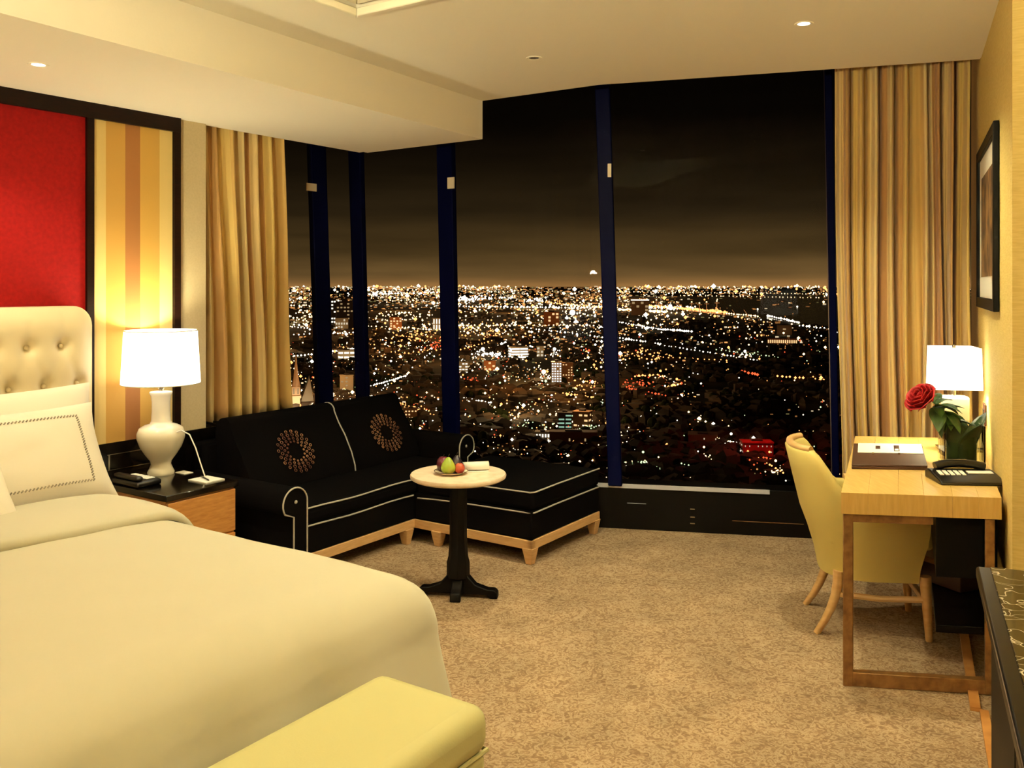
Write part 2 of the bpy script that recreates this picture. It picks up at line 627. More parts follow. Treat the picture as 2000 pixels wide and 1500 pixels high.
def on_left(name, m, b0, b1, z0, z1, t0, t1, parent=wl, bevel=0.0, **k):
    q = [AB(t0, b0), AB(t0, b1), AB(t1, b1), AB(t1, b0)]
    return MB().prism([(p.x, p.y) for p in q], z0, z1).build(name, m, parent, bevel=bevel, smooth=False, **k)


ZW = 0.728                             # top of the black wainscot
bs0, bs1 = bpx(341), bpx(171)
on_left('panel_frame', M['dark_wood'], bpx(347), bpx(335), ZW, HS, 0.0, 0.03, label='black upright beside the cream wall')
on_left('panel_frame', M['dark_wood'], bpx(178), bpx(164), ZW, HS, 0.0, 0.03)
on_left('panel_frame', M['dark_wood'], bpx(347), 7.5, HS - 0.078, HS, 0.0, 0.031, label='black rail under the soffit')
stripes = [(178, 205, (214, 186, 120)), (205, 243, (196, 152, 78)), (243, 272, (160, 108, 62)), (272, 310, (200, 158, 80)), (310, 335, (216, 190, 124))]
for i, (p0, p1, c) in enumerate(stripes):
    ms = mat('wallpaper_stripe', c, 0.75, spec=0.25, bump=(160, 0.05))
    on_left('wallpaper_strip', ms, bpx(p1), bpx(p0), ZW, HS - 0.078, 0.0, 0.008)
on_left('red_panel', M['red'], bpx(164), 7.5, ZW, HS - 0.078, 0.0, 0.012, label='deep red fabric panel above the headboard')
on_left('wainscot', M['black_gloss'], bw0 - 0.1, 7.5, 0.0, ZW, 0.0, 0.015)
on_left('wainscot_line', M['chrome'], bpx(330), bpx(206), 0.665, 0.669, 0.014, 0.017)
on_left('wainscot_line', M['chrome'], bpx(330), bpx(206), 0.585, 0.588, 0.014, 0.017)
on_left('wainscot_line', M['chrome'], bpx(211), bpx(208), 0.585, 0.669, 0.014, 0.017)
# black ledge in front of the left glass
mb = MB()
q = [AB(0.0, bw0 - 0.1), AB(0.0, -0.42), AB(-0.44, -0.42), AB(-0.44, bw0 - 0.1)]
mb.prism([(p.x, p.y) for p in q], 0, 0.62)
q = [AB(0.0, bw0 - 0.1), AB(0.0, bpx(600)), AB(-0.2, bpx(600)), AB(-0.2, bw0 - 0.1)]
mb.prism([(p.x, p.y) for p in q], 0.6, ZW)
mb.build('window_ledge', M['black_gloss'], bevel=0.01, kind='structure')

# right wall with its step
mb = MB()
t = 0.9
mb.prism([tuple(RWg), tuple(RWj), tuple(RWr), tuple(RWe), tuple(RWe - NR * 0.3), tuple(RWg - NR * t)], 0, ZT)
wr = mb.build('wall_right', M['gold_wall'], smooth=False, kind='structure')
MB().prism([tuple(LWb - NL * 0.4), tuple(RWe + (RWe - LWb).normalized() * 0.5), tuple(RWe + (RWe - LWb).normalized() * 0.5 + UL * 0.2), tuple(LWb - NL * 0.4 + UL * 0.2)], 0, ZT).build('wall_back', M['cream_wall'], smooth=False, kind='structure')
# wooden strip along the right wall
e0, e1 = P(1880, 1290, 0), P(1850, 1125, 0)
dr = Vector((UR.x, UR.y))
p0 = RWg + NR * 0.02
MB().prism([tuple(RWg + NR * 0.10), tuple(RWj + NR * 0.10), tuple(RWj + NR * 0.135), tuple(RWg + NR * 0.135)], 0, 0.015).build('baseboard_right', M['honey'], smooth=False, kind='structure')
MB().prism([tuple(RWj + NR * 0.075), tuple(RWj + UR * 1.0 + NR * 0.075), tuple(RWj + UR * 1.0 + NR * 0.105), tuple(RWj + NR * 0.105)], 0, 0.012).build('trim_4', M['honey'], smooth=False, kind='structure')

# windows: bulkhead, panes, mullions
base = [G0, G1, G2]
mb = MB()
for p, q in ((G0, G1), (G1, G2)):
    mb.prism(*seg_wall(p, q, 0, 0.285, 0.16, 1))
mb.prism([tuple(G0 + NL * 0.02), tuple(G0 + Vector((0, .2))), tuple(GL + Vector((-0.2, 0.1))), tuple(GL)], 0, 0.285)
bulk = mb.build('window_bulkhead', M['black_matte'], bevel=0.004, kind='structure')
d2 = (G2 - G1).normalized()
n2_ = Vector((d2.y, -d2.x))
d1 = (G1 - G0).normalized()
n1_ = Vector((d1.y, -d1.x))


def line_box(p, d, nn, s0, s1, o0, o1, z0, z1):
    pts = [p + d * s0 + nn * o0, p + d * s1 + nn * o0, p + d * s1 + nn * o1, p + d * s0 + nn * o1]
    return MB().prism([tuple(x) for x in pts], z0, z1)


def s_at(p, d, px):
    s = (px - CX) / F
    return (s * p.y - p.x) / (d.x - s * d.y)


line_box(G1, d2, n2_, 0.0, s_at(G1, d2, 1503), 0.002, 0.012, 0.262, 0.288).build('sill_strip', M['strip'], bulk, smooth=False, label='pale metal strip along the window foot')
line_box(G1, d2, n2_, s_at(G1, d2, 1225), s_at(G1, d2, 1262), 0.001, 0.006, 0.165, 0.168).build('seam_line', M['strip'], bulk, smooth=False)
line_box(G1, d2, n2_, s_at(G1, d2, 1430), s_at(G1, d2, 1570), 0.001, 0.006, 0.085, 0.088).build('seam_line', M['bronze'], bulk, smooth=False)
for zz in (0.145, 0.095, 0.055):
    line_box(G1, d2, n2_, s_at(G1, d2, 1348), s_at(G1, d2, 1357), 0.001, 0.008, zz, zz + 0.006).build('vent_stud', M['chrome'], bulk, smooth=False)


def mullion(name_parent, p, d, nn, px_t, px_b, wpx_t, wpx_b, zb, plate=None):
    """upright bar; its head is a little to the left of its foot"""
    st0, st1 = s_at(p, d, px_t), s_at(p, d, px_t + wpx_t)
    sb0, sb1 = s_at(p, d, px_b), s_at(p, d, px_b + wpx_b)
    bot = [p + d * sb0 + nn * 0.0, p + d * sb1 + nn * 0.0, p + d * sb1 + nn * 0.05, p + d * sb0 + nn * 0.05]
    top = [p + d * st0 + nn * 0.0, p + d * st1 + nn * 0.0, p + d * st1 + nn * 0.05, p + d * st0 + nn * 0.05]
    o = MB().prism([tuple(x) for x in bot], zb, ZT, [tuple(x) for x in top]).build('mullion', M['navy'], name_parent, bevel=0.006)
    if plate:  # pale plate imitates a lamp reflection on the bar
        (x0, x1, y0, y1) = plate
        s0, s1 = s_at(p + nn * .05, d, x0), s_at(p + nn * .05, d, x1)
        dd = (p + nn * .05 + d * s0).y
        line_box(p, d, nn, s0, s1, 0.05, 0.058, EYE + (CY - y1) * dd / F, EYE + (CY - y0) * dd / F).build('reflection_plate', M['plate_cream'], o, smooth=False, label='small cream plate imitating a lamp reflection on the mullion')
    return o


dl = -UL
nl_ = NL
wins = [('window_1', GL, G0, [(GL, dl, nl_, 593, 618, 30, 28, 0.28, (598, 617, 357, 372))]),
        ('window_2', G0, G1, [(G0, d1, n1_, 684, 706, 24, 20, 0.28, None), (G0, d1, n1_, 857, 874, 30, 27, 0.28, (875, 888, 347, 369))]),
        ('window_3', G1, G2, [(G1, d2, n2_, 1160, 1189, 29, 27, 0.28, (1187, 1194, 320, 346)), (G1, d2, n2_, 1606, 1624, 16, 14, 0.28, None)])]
for nme, p, q, muls in wins:
    we = thing(nme, None, None, kind='structure')
    d = (q - p).normalized()
    nn = Vector((d.y, -d.x))
    L = (q - p).length
    line_box(p, d, nn, 0.0, L, -0.012, 0.0, 0.28, ZT).build('pane', M['glass'], we, smooth=False)
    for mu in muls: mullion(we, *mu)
# outside edge behind the right curtain and left end of the glass: solid wall
MB().prism([tuple(GL + NL * 0.05), tuple(GL - NL * 0.2), tuple(GL - NL * 0.2 + UL * 0.4), tuple(GL + NL * 0.05 + UL * 0.4)], 0, ZT).build('wall_alcove', M['black_matte'], smooth=False, kind='structure')

# ------------------------------------------------------------------ ceiling downlights
def downlight(label, loc, energy, spot=95, lit=True, rot=None):
    t = thing('downlight', label, 'downlight', loc, group='recessed ceiling downlights')
    MB().lathe([(0.027, 0.004), (0.027, -0.002), (0.04, -0.004), (0.042, 0.0), (0.04, 0.003)], 28).build('trim_ring', M['trim'], t)
    MB().lathe([(0.0, -0.0008), (0.027, -0.0008), (0.027, 0.002), (0.0, 0.002)], 24).build('lens', M['bulb'] if lit else M['chrome'], t)
    if energy:
        lamp('downlight_beam', 'SPOT', (0, 0, -0.012), energy, WARM, 0.03, t, (0, 0, 0), spot, 0.6)
    return t


downlight('lit recessed downlight in the soffit above the bed head', P(75, 126, HS), 45, 120)
downlight('dim recessed downlight in the ceiling near the middle window', P(1043, 113, H), 70, 120, False)
downlight('lit recessed downlight in the ceiling before the right curtain', P(1570, 46, H), 85, 125)
# unseen lamps of the same kind, added to brighten the room
for i, (a, b) in enumerate(((3.3, 5.6), (4.55, 3.2), (2.6, 1.45), (0.8, 4.6), (4.6, 5.9))):
    p = AB(a, b, H if a > 1.4 else HS)
    downlight(['added recessed downlight over the foot of the room', 'added recessed downlight over the console', 'added recessed downlight over the round table', 'added recessed downlight over the far pillows', 'added recessed downlight by the entrance'][i], p, (15, 60, 60, 20, 25)[i], 130)
# cove strips inside the tray
for (a0, b0, a1, b1) in ((TA0, TB0, TA1, TB0), (TA0, TB1, TA1, TB1), (TA0, TB0, TA0, TB1), (TA1, TB0, TA1, TB1)):
    p, q = AB(a0, b0), AB(a1, b1)
    c = (p + q) / 2
    inn = (cen - c).normalized() * 0.07
    L = (q - p).length - 0.3
    lamp('cove_strip', 'AREA', (c.x + inn.x, c.y + inn.y, H + 0.115), 45, WARM, L, None, (R(180), 0, math.atan2(q.y - p.y, q.x - p.x)), size_y=0.03)

# ------------------------------------------------------------------ curtains
def curtain(name, label, p0, p1, z0, z1, folds, amp, seed, gather=0.12, uvs=1.0, lean0=0.0, lean1=0.0, group='striped curtains'):
    """cloth hung from p0 to p1 (xy), pleated; lean0/lean1 move the lower corners along the run"""
    rnd = random.Random(seed)
    d = (p1 - p0)
    L = d.length
    d = d.normalized()
    nn = Vector((-d.y, d.x))
    ph = [rnd.uniform(-0.9, 0.9) for _ in range(folds + 2)]
    am = [rnd.uniform(0.6, 1.2) for _ in range(folds + 2)]
    nu, nv = folds * 14 + 1, 26
    loc = []

    def fn(u, v):
        k = u * folds
        i = int(k)
        fr = k - i
        a = am[i] * (1 - fr) + am[i + 1] * fr
        sh = ph[i] * (1 - fr) + ph[i + 1] * fr
        w = math.sin(2 * math.pi * (k + 0.18 * math.sin(2 * math.pi * k + sh)) + sh)
        w2 = 0.35 * math.sin(4.3 * math.pi * k + 2 * sh)
        flare = 0.75 + 0.45 * (1 - v)
        off = amp * a * flare * (w + w2 * (1 - v))
        s = u * L + (lean0 * (1 - u) + lean1 * u) * (1 - v) + 0.02 * math.sin(5 * v + sh * 3) * (1 - v)
        z = z0 + (z1 - z0) * v + (0.006 * math.sin(7 * k) if v == 0 else 0)
        q = p0 + d * s + nn * off
        loc.append((u * uvs, v))
        return (q.x, q.y, z)
    mb = MB().grid(fn, nu, nv)
    t = thing(name, label, 'curtain', (p0.x, p0.y, z0), group=group)
    mb.map(lambda x, y, z: (x - p0.x, y - p0.y, z - z0))
    mb.build('cloth', M['curtain'], t, solid=0.004, ang=180, fix=False, uvfn=lambda i: loc[i])
    # heading tape at the top of the pleats
    tp = []
    for i in range(nu):
        tp.append(fn(i / (nu - 1), 1.0))
    mb = MB()
    n0 = len(tp)
    mb.add([(x - p0.x, y - p0.y, z - z0 + dz) for dz in (-0.03, 0.03) for x, y, z in tp], [(i, i + 1, n0 + i + 1, n0 + i) for i in range(n0 - 1)])
    mb.build('heading_tape', M['curtain_tape'], t, solid=0.008, ang=180, fix=False)
    return t


M['curtain_tape'] = mat('curtain_tape', (196, 168, 112), 0.8)
cl0, cl1 = A0 + NL * -0.10 + UL * bpx(388, -0.1), A0 + NL * -0.10 + UL * bpx(540, -0.1)
curtain('curtain', 'gold and brown striped curtain drawn beside the bedside lamp', cl0, cl1, 0.745, HS + 0.25, 6, 0.075, 3, lean0=0.06, lean1=0.05, uvs=0.75)
cr0 = M1 + (RW0 - M1).normalized() * s_at(M1, (RW0 - M1).normalized(), 1626) + Vector((0.11, 0.27))
cr1 = RW0 + Vector((0.07, 0.24))
curtain('curtain', 'gold striped full length curtain behind the writing desk', cr0, cr1, 0.012, H + 0.25, 9, 0.085, 5, lean0=0.03, lean1=0.0, uvs=1.15)


# ------------------------------------------------------------------ things set square to the left wall
class L:
    """thing in left-wall coordinates: x = a (away from the wall), y = -b"""
    def __init__(s, name, label, cat, a, b, z=0.0, group=None, kind=None):
        s.r = thing(name, label, cat, AB(a, b, z), LROT, group, kind)
        s.o = (a, -b, z)

    def put(s, mb, name, m, parent=None, **k):
        ox, oy, oz = s.o
        mb.map(lambda x, y, z: (x - ox, y - oy, z - oz))
        return mb.build(name, m, parent or s.r, **k)


# ---- bed
ZB = 0.60
BB0, BB1, BA1 = 2.37, 4.35, 2.50
bed = L('bed', 'wide bed with ivory button tufted headboard against the red panel', 'bed', 1.3, 3.3)
bed.put(MB().box(0.14, BA1 - 0.04, -BB1 + 0.05, -BB0 - 0.05, 0.08, 0.34), 'base', M['headboard'], bevel=0.02)
bed.put(MB().box(0.14, BA1 - 0.02, -BB1 + 0.03, -BB0 - 0.03, 0.34, 0.575), 'mattress', M['pillow'], bevel=0.06, segs=4)
for a in (0.3, BA1 - 0.2):
    for b in (BB0 + 0.2, BB1 - 0.2):
        bed.put(MB().lathe([(0.025, 0), (0.03, 0.085)], 12, (a, -b, 0)), 'leg', M['dark_wood'])
hb0, hb1, hz0, hz1 = 2.06, 4.46, 0.30, 1.447
buttons = []
for r, z in enumerate((1.255, 1.065, 0.875)):
    k = 0
    while True:
        b = (2.227 if r % 2 == 0 else 2.145) + 0.165 * k
        if b > hb1 - 0.08: break
        buttons.append((b, z, r))
        k += 1
creases = []
for (b, z, r) in buttons:
    for (b2, z2, r2) in buttons:
        if r2 == r + 1 and abs(b2 - b) < 0.1: creases.append((b, z, b2, z2))
    if r == 0: creases.append((b, z, b, hz1))


def tuft(u, v):
    b = hb0 + (hb1 - hb0) * u
    z = hz0 + (hz1 - hz0) * v
    dz = min(b - hb0, hb1 - b, hz1 - z, 0.12)
    dep = 0.055 * (1 - (1 - max(0, dz) / 0.12) ** 2.5)
    for (x, y, r) in buttons:
        q = (b - x) ** 2 + (z - y) ** 2
        if q < 0.02: dep -= 0.042 * math.exp(-q / 0.0009) + 0.012 * math.exp(-q / 0.006)
    best = 9
    for (x0, y0, x1, y1) in creases:
        if abs(b - x0) > 0.2: continue
        vx, vy = x1 - x0, y1 - y0
        tt = max(0, min(1, ((b - x0) * vx + (z - y0) * vy) / (vx * vx + vy * vy)))
        best = min(best, (b - x0 - vx * tt) ** 2 + (z - y0 - vy * tt) ** 2)
    if best < 0.01: dep -= (0.007 if z < 1.26 else 0.003) * math.exp(-best / 0.0002)
    # rounded upper corners
    cr = 0.10
    bb, zz = b, z
    for edge, sg in ((hb0, 1), (hb1, -1)):
        cx = edge + sg * cr
        if (b - cx) * sg < 0 and z > hz1 - cr:
            dx, dz2 = b - cx, z - (hz1 - cr)
            m_ = max(abs(dx), abs(dz2))
            l_ = math.hypot(dx, dz2)
            if l_ > 1e-6:
                bb, zz = cx + dx * m_ / l_, (hz1 - cr) + dz2 * m_ / l_
    return (0.085 + dep, -bb, zz)


mb = MB().grid(tuft, 170, 84)
outl = [(hb0, hz0)] + [(hb0 + 0.1 - 0.1 * math.cos(t * math.pi / 16), hz1 - 0.1 + 0.1 * math.sin(t * math.pi / 16)) for t in range(9)] + [(hb1 - 0.1 + 0.1 * math.sin(t * math.pi / 16), hz1 - 0.1 + 0.1 * math.cos(t * math.pi / 16)) for t in range(9)] + [(hb1, hz0)]
mb.prof([(-x, z) for x, z in outl], 'x', 0.02, 0.088)
hd = bed.put(mb, 'headboard', M['headboard'], ang=60, label='ivory button tufted headboard')
for (b, z, r) in buttons:
    bed.put(MB().lathe([(0.0, 0.007), (0.008, 0.005), (0.012, 0.0), (0.012, -0.004)], 10).map(lambda x, y, zz, b=b, z=z: (0.098 + zz, -b + x, z + y)), 'button', M['headboard'], hd)

# ---- duvet
RD = 0.17


def drape(e):
    if e <= 0: return 0.0, 0.0
    g = min(e / RD, math.pi / 2)
    ex = max(0.0, e - RD * math.pi / 2)
    return RD * math.sin(g) + 0.24 * ex, RD * (1 - math.cos(g)) + ex


def duvet_fn(a_start, hang, zt, puff):
    ta, tb0, tb1 = BA1 - 0.12, BB0 + 0.13, BB1 - 0.13

    def fn(u, v):
        la = (ta - a_start) + hang
        sa = a_start + u * la
        lb = (tb1 - tb0) + 2 * hang
        sb = tb0 - hang + v * lb
        oa, da = drape(sa - ta)
        a = min(sa, ta) + oa
        if sb < tb0:
            ob, db = drape(tb0 - sb)
            b = tb0 - ob
        elif sb > tb1:
            ob, db = drape(sb - tb1)
            b = tb1 + ob
        else:
            ob, db, b = 0, 0, sb
        if da > 0 and db > 0:
            # corner hangs in one soft cone
            drop = (da ** 3 + db ** 3) ** (1 / 3)
            k = min(da, db) * 0.45
            a -= k * 0.3
            b += k * 0.3 * (1 if sb < tb0 else -1)
        else:
            drop = da + db
        mid = (1 - ((b - (tb0 + tb1) / 2) / 1.05) ** 2)
        z = zt - drop + puff * max(0, mid) * (1 if drop < 0.1 else 0.3)
        wv = 0.006 * noise.noise(Vector((a * 2.1, b * 2.1, 1.7))) + 0.003 * noise.noise(Vector((a * 6, b * 6, 4.2)))
        if drop > 0.06:
            fl = min(1, (drop - 0.06) / 0.2)
            b += (-1 if sb < tb0 else 1) * 0.012 * fl * math.sin(a * 17 + 1.5 * math.sin(a * 5)) if db > 0 else 0
            a += 0.012 * fl * math.sin(b * 15 + math.sin(b * 4)) if da > 0 else 0
        return (a, -b, max(0.02, z + wv))
    return fn


duv = L('duvet', 'cream white duvet spread over the bed and hanging at its foot', 'duvet', 1.6, 3.3, ZB)
duv.put(MB().grid(duvet_fn(0.74, 0.50, ZB + 0.012, 0.035), 110, 100), 'cover', M['bed'], solid=0.02, ang=180, fix=False)
# turned down band near the pillows


def band(u, v):
    a0, a1 = 0.74, 1.25
    th = 0.052
    tb0, tb1 = BB0 + 0.13, BB1 - 0.13
    hang = 0.36
    lb = (tb1 - tb0) + 2 * hang
    sb = tb0 - hang + v * lb
    if sb < tb0:
        ob, db = drape(tb0 - sb)
        b = tb0 - ob - 0.02
    elif sb > tb1:
        ob, db = drape(sb - tb1)
        b = tb1 + ob + 0.02
    else:
        db, b = 0, sb
    # outline around the fold: rises at the pillows, rolls over at the lower edge
    k = u * 2 - 1
    a = (a0 + a1) / 2 + (a1 - a0) / 2 * math.copysign(abs(math.sin(k * math.pi / 2)) ** 0.75, k)
    z = ZB + 0.018 + th * (max(0.0, math.cos(k * math.pi / 2)) ** 0.42)
    mid = max(0, 1 - ((b - (tb0 + tb1) / 2) / 1.05) ** 2)
    a += 0.02 * math.sin(b * 3.1) + 0.008 * math.sin(b * 9)
    return (a, -b, z - db + 0.035 * mid + 0.006 * noise.noise(Vector((a * 5, b * 4, 0))))


duv.put(MB().grid(band, 34, 90), 'turned_down_fold', M['bed'], solid=0.006, ang=180, fix=False, label='turned down band of the duvet')


# ---- pillows
def pillow(label, w, h, th, a, b, z, tilt, yaw=0.0, border=False, m='pillow'):
    """stands on its long edge at (a,b,z), leaning back to the headboard by tilt"""
    t = L('pillow', label, 'pillow', a, b, z, group='white bed pillows')
    nu, nv = 40, 30

    def pt(u, v, sd):
        x, y = u * 2 - 1, v * 2 - 1
        ex = 1 - 0.06 * (1 - y * y) * abs(x) ** 3
        ey = 1 - 0.07 * (1 - x * x) * abs(y) ** 3
        c = max(0, (1 - abs(x) ** 3.2)) * max(0, (1 - abs(y) ** 3.2))
        d = th / 2 * c ** 0.55 + 0.004
        d += 0.006 * noise.noise(Vector((x * 3, y * 3, sd + b))) * c
        return Vector((sd * d, x * w / 2 * ex, h / 2 + y * h / 2 * ey))
    rot = Matrix.Rotation(-tilt, 4, 'Y') @ Matrix.Rotation(yaw, 4, 'Z')
    mb = MB()
    for sd in (1, -1):
        mb.grid(lambda u, v: tuple(rot @ pt(u, v, sd)), nu, nv)
    # seam ring closing the two faces
    o1 = mb.build('cushion', M[m], t.r, ang=180)
    if border:
        mb = MB()
        ring = []
        x0, x1, y0, y1 = 0.13, 0.87, 0.17, 0.83
        cnt = 46
        for k in range(cnt): ring.append((x0 + (x1 - x0) * k / cnt, y0, 0))
        for k in range(26): ring.append((x1, y0 + (y1 - y0) * k / 26, 1))
        for k in range(cnt): ring.append((x1 - (x1 - x0) * k / cnt, y1, 2))
        for k in range(26): ring.append((x0, y1 - (y1 - y0) * k / 26, 3))
        for (u, v, sdn) in ring:
            du, dv = (0.0048, 0.010) if sdn in (0, 2) else (0.005, 0.009)
            p = [rot @ (pt(u + s * du, v + s * dv * 0.9, 1) + Vector((0.002, 0, 0))) for s in (-1, 0, 1)]
            mb.tube(p, 0.0032, 5)
        mb.build('embroidered_border', M['grey_thread'], t.r, kind='stuff', label='grey chain stitch border')
    return t


pillow('white pillow standing behind the embroidered one against the headboard', 0.98, 0.50, 0.19, 0.40, 2.68, 0.60, R(14))
pillow('white pillow with a grey chain stitch border in front', 0.95, 0.46, 0.19, 0.66, 2.755, 0.605, R(28), border=True)
pillow('small white cushion lying before the embroidered pillow', 0.5, 0.30, 0.13, 0.93, 3.09, 0.64, R(38))

# ---- bench at the foot of the bed
bn = L('bench', 'pale yellow upholstered bench at the foot of the bed', 'bench', 2.86, 3.45)
bn.put(MB().box(2.655, 3.02, -4.15, -2.76, 0.12, 0.36), 'upholstered_base', M['bench'], bevel=0.02)
bn.put(MB().box(2.65, 3.03, -4.16, -2.75, 0.355, 0.48), 'cushion_top', M['bench'], bevel=0.045, segs=5)
pth = []
for (x, y) in ((2.66, -4.15), (3.02, -4.15), (3.02, -2.76), (2.66, -2.76)): pth.append((x, y, 0.362))
bn.put(MB().tube(pth, 0.006, 6, True), 'piping', M['bench'])
for a in (2.70, 2.94):
    for b in (2.82, 4.08):
        bn.put(MB().lathe([(0.018, 0), (0.026, 0.125)], 10, (a, -b, 0)), 'leg', M['dark_wood'])

# ---- nightstand
NA0, NA1, NB0, NB1, NZ = 0.025, 0.66, 1.62, 2.04, 0.56
ns = L('nightstand', 'honey wood nightstand with black polished top beside the bed', 'nightstand', 0.34, 1.92)
ns.put(MB().box(NA0 + 0.01, NA1 - 0.02, -NB1 + 0.01, -NB0 - 0.01, 0.06, NZ - 0.03), 'body', M['honey'], bevel=0.004)
ns.put(MB().box(NA0 + 0.04, NA1 - 0.06, -NB1 + 0.03, -NB0 - 0.03, 0.0, 0.06), 'plinth', M['black_matte'])
ns.put(MB().box(NA0, NA1 + 0.005, -NB1, -NB0, NZ - 0.03, NZ), 'top', M['black_gloss'], bevel=0.004, label='black polished stone top')
for z0, z1 in ((0.31, 0.52), (0.075, 0.30)):
    dw = ns.put(MB().box(NA1 - 0.02, NA1 - 0.002, -NB1 + 0.015, -NB0 - 0.015, z0, z1), 'drawer', M['honey'], bevel=0.003)

# ---- bedside lamp
la, lb = 0.20, 1.745
lt = L('table_lamp', 'white ceramic baluster lamp with a glowing drum shade on the nightstand', 'lamp', la, lb, NZ)
prof = [(0.0, 0.0), (0.066, 0.0), (0.068, 0.012), (0.059, 0.03), (0.05, 0.052), (0.054, 0.07), (0.08, 0.105), (0.105, 0.145), (0.12, 0.19), (0.12, 0.215), (0.108, 0.243), (0.08, 0.258), (0.056, 0.265), (0.049, 0.28), (0.046, 0.33), (0.046, 0.38), (0.051, 0.412), (0.058, 0.425), (0.056, 0.432), (0.03, 0.436), (0.0, 0.437)]
MB().lathe(prof, 40).build('base', M['white'], lt.r, ang=60)
MB().lathe([(0.012, 0.435), (0.012, 0.56), (0.02, 0.565), (0.02, 0.60), (0.0, 0.60)], 16).build('socket', M['chrome'], lt.r)
sh0, sh1 = 0.475, 0.752
MB().lathe([(0.198, sh0), (0.182, sh1), (0.180, sh1), (0.196, sh0), (0.198, sh0)], 48).build('shade', M['shade'], lt.r, ang=60, fix=False, label='white glowing drum shade')
for z, r in ((sh0, 0.197), (sh1, 0.181)):
    MB().tube([(r * math.cos(k * math.pi / 18), r * math.sin(k * math.pi / 18), z) for k in range(36)], 0.003, 6, True).build('shade_ring', M['white'], lt.r)
hp = MB()
for s in (-1, 1):
    hp.tube([(s * 0.015, 0, 0.437), (s * 0.05, 0, 0.50), (s * 0.055, 0, 0.58), (0, 0, 0.70)], 0.0025, 6)
hp.build('harp', M['chrome'], lt.r)
MB().ball((0, 0, 0.635), (0.03, 0.03, 0.04)).build('bulb', M['bulb'], lt.r)
lamp('bedside_glow', 'POINT', (0, 0, 0.635), 34, WARM, 0.05, lt.r)
cp = []
for px, py in ((372, 843), (384, 845), (392, 858), (398, 878), (405, 900), (413, 921)):
    cp.append(None)
cb = [(0.10, 0.0, 0.22), (0.13, 0.03, 0.235), (0.17, 0.05, 0.215), (0.22, 0.05, 0.15), (0.27, 0.045, 0.07), (0.31, 0.04, 0.012), (0.33, 0.04, 0.006)]
MB().tube(cb, 0.0035, 6).build('cord', M['paper'], lt.r)


def copy_tree(o, parent=None):
    c = o.copy()
    COL.objects.link(c)
    c.parent = parent
    for k in list(o.children): copy_tree(k, c)
    return c


# matching nightstand across the bed, its unseen lamp added to brighten the room
n2c = copy_tree(ns.r)
n2c.location = AB(0.34, 4.88)
n2c['label'] = 'honey wood nightstand on the other side of the bed'
l2c = copy_tree(lt.r)
l2c.location = AB(0.24, 4.95, NZ)
l2c['label'] = 'added white ceramic lamp on the nightstand at the other side of the bed'
# uplighter added out of view to brighten ceiling and soffit
fl = thing('fill_uplighter', 'unseen bronze uplighter added at the back of the room to brighten the ceiling', 'lamp', AB(3.5, 5.9, 0))
MB().lathe([(0.0, 0.0), (0.15, 0.0), (0.15, 0.015), (0.02, 0.03), (0.012, 0.05), (0.012, 1.5), (0.0, 1.5)], 24).build('stand', M['bronze'], fl)
MB().lathe([(0.0, 1.50), (0.10, 1.53), (0.19, 1.62), (0.22, 1.70), (0.216, 1.70), (0.185, 1.625), (0.098, 1.536), (0.0, 1.506)], 36).build('bowl', M['bronze'], fl)
MB().ball((0, 0, 1.69), (0.03, 0.03, 0.04)).build('bulb', M['bulb'], fl)
lamp('fill_uplighter_glow', 'POINT', (0, 0, 1.69), 820, WARM, 0.06, fl)

# telephone on the nightstand
tp = L('telephone', 'black bedside telephone with a white key strip', 'telephone', 0.31, 1.99, NZ)
tp.put(MB().box(0.20, 0.42, -2.03, -1.89, NZ, NZ + 0.03), 'body', M['rubber'], bevel=0.012, segs=3)
tp.put(MB().box(0.21, 0.41, -2.025, -1.985, NZ + 0.031, NZ + 0.055), 'handset', M['rubber'], bevel=0.012, segs=3)
for k in range(4):
    tp.put(MB().box(0.22 + 0.043 * k, 0.255 + 0.043 * k, -1.955, -1.905, NZ + 0.0295, NZ + 0.034), 'key_row', M['paper'], bevel=0.002)
# notepad and pen
npd = L('notepad', 'small white notepad on the corner of the nightstand', 'notepad', 0.53, 1.70, NZ)
npd.put(MB().box(0.46, 0.60, -1.77, -1.655, NZ, NZ + 0.006), 'sheets', M['paper'])
pn = L('pen', 'thin dark pen lying across the notepad', 'pen', 0.53, 1.71, NZ + 0.006)
pn.put(MB().tube([(0.475, -1.70, NZ + 0.011), (0.575, -1.735, NZ + 0.011), (0.585, -1.738, NZ + 0.011)], [0.0035, 0.0035, 0.001], 8), 'barrel', M['rubber'])
pn.put(MB().box(0.475, 0.505, -1.7125, -1.7095, NZ + 0.0135, NZ + 0.0155).map(lambda x, y, z: (x, y + 0.004, z)), 'clip', M['chrome'])
cdx = L('card', 'small white card beside the lamp foot', 'card', 0.28, 1.655, NZ)
cdx.put(MB().box(0.24, 0.32, -1.69, -1.635, NZ, NZ + 0.003), 'sheet', M['paper'])

# ---- sectional sofa
sf = L('sectional_sofa', 'black piped corner sofa with gold medallion cushions under the windows', 'sofa', 0.7, 0.4)


def arc(cx, cz, r, t0, t1, n):
    return [(cx + r * math.cos(t0 + (t1 - t0) * k / n), cz + r * math.sin(t0 + (t1 - t0) * k / n)) for k in range(n + 1)]


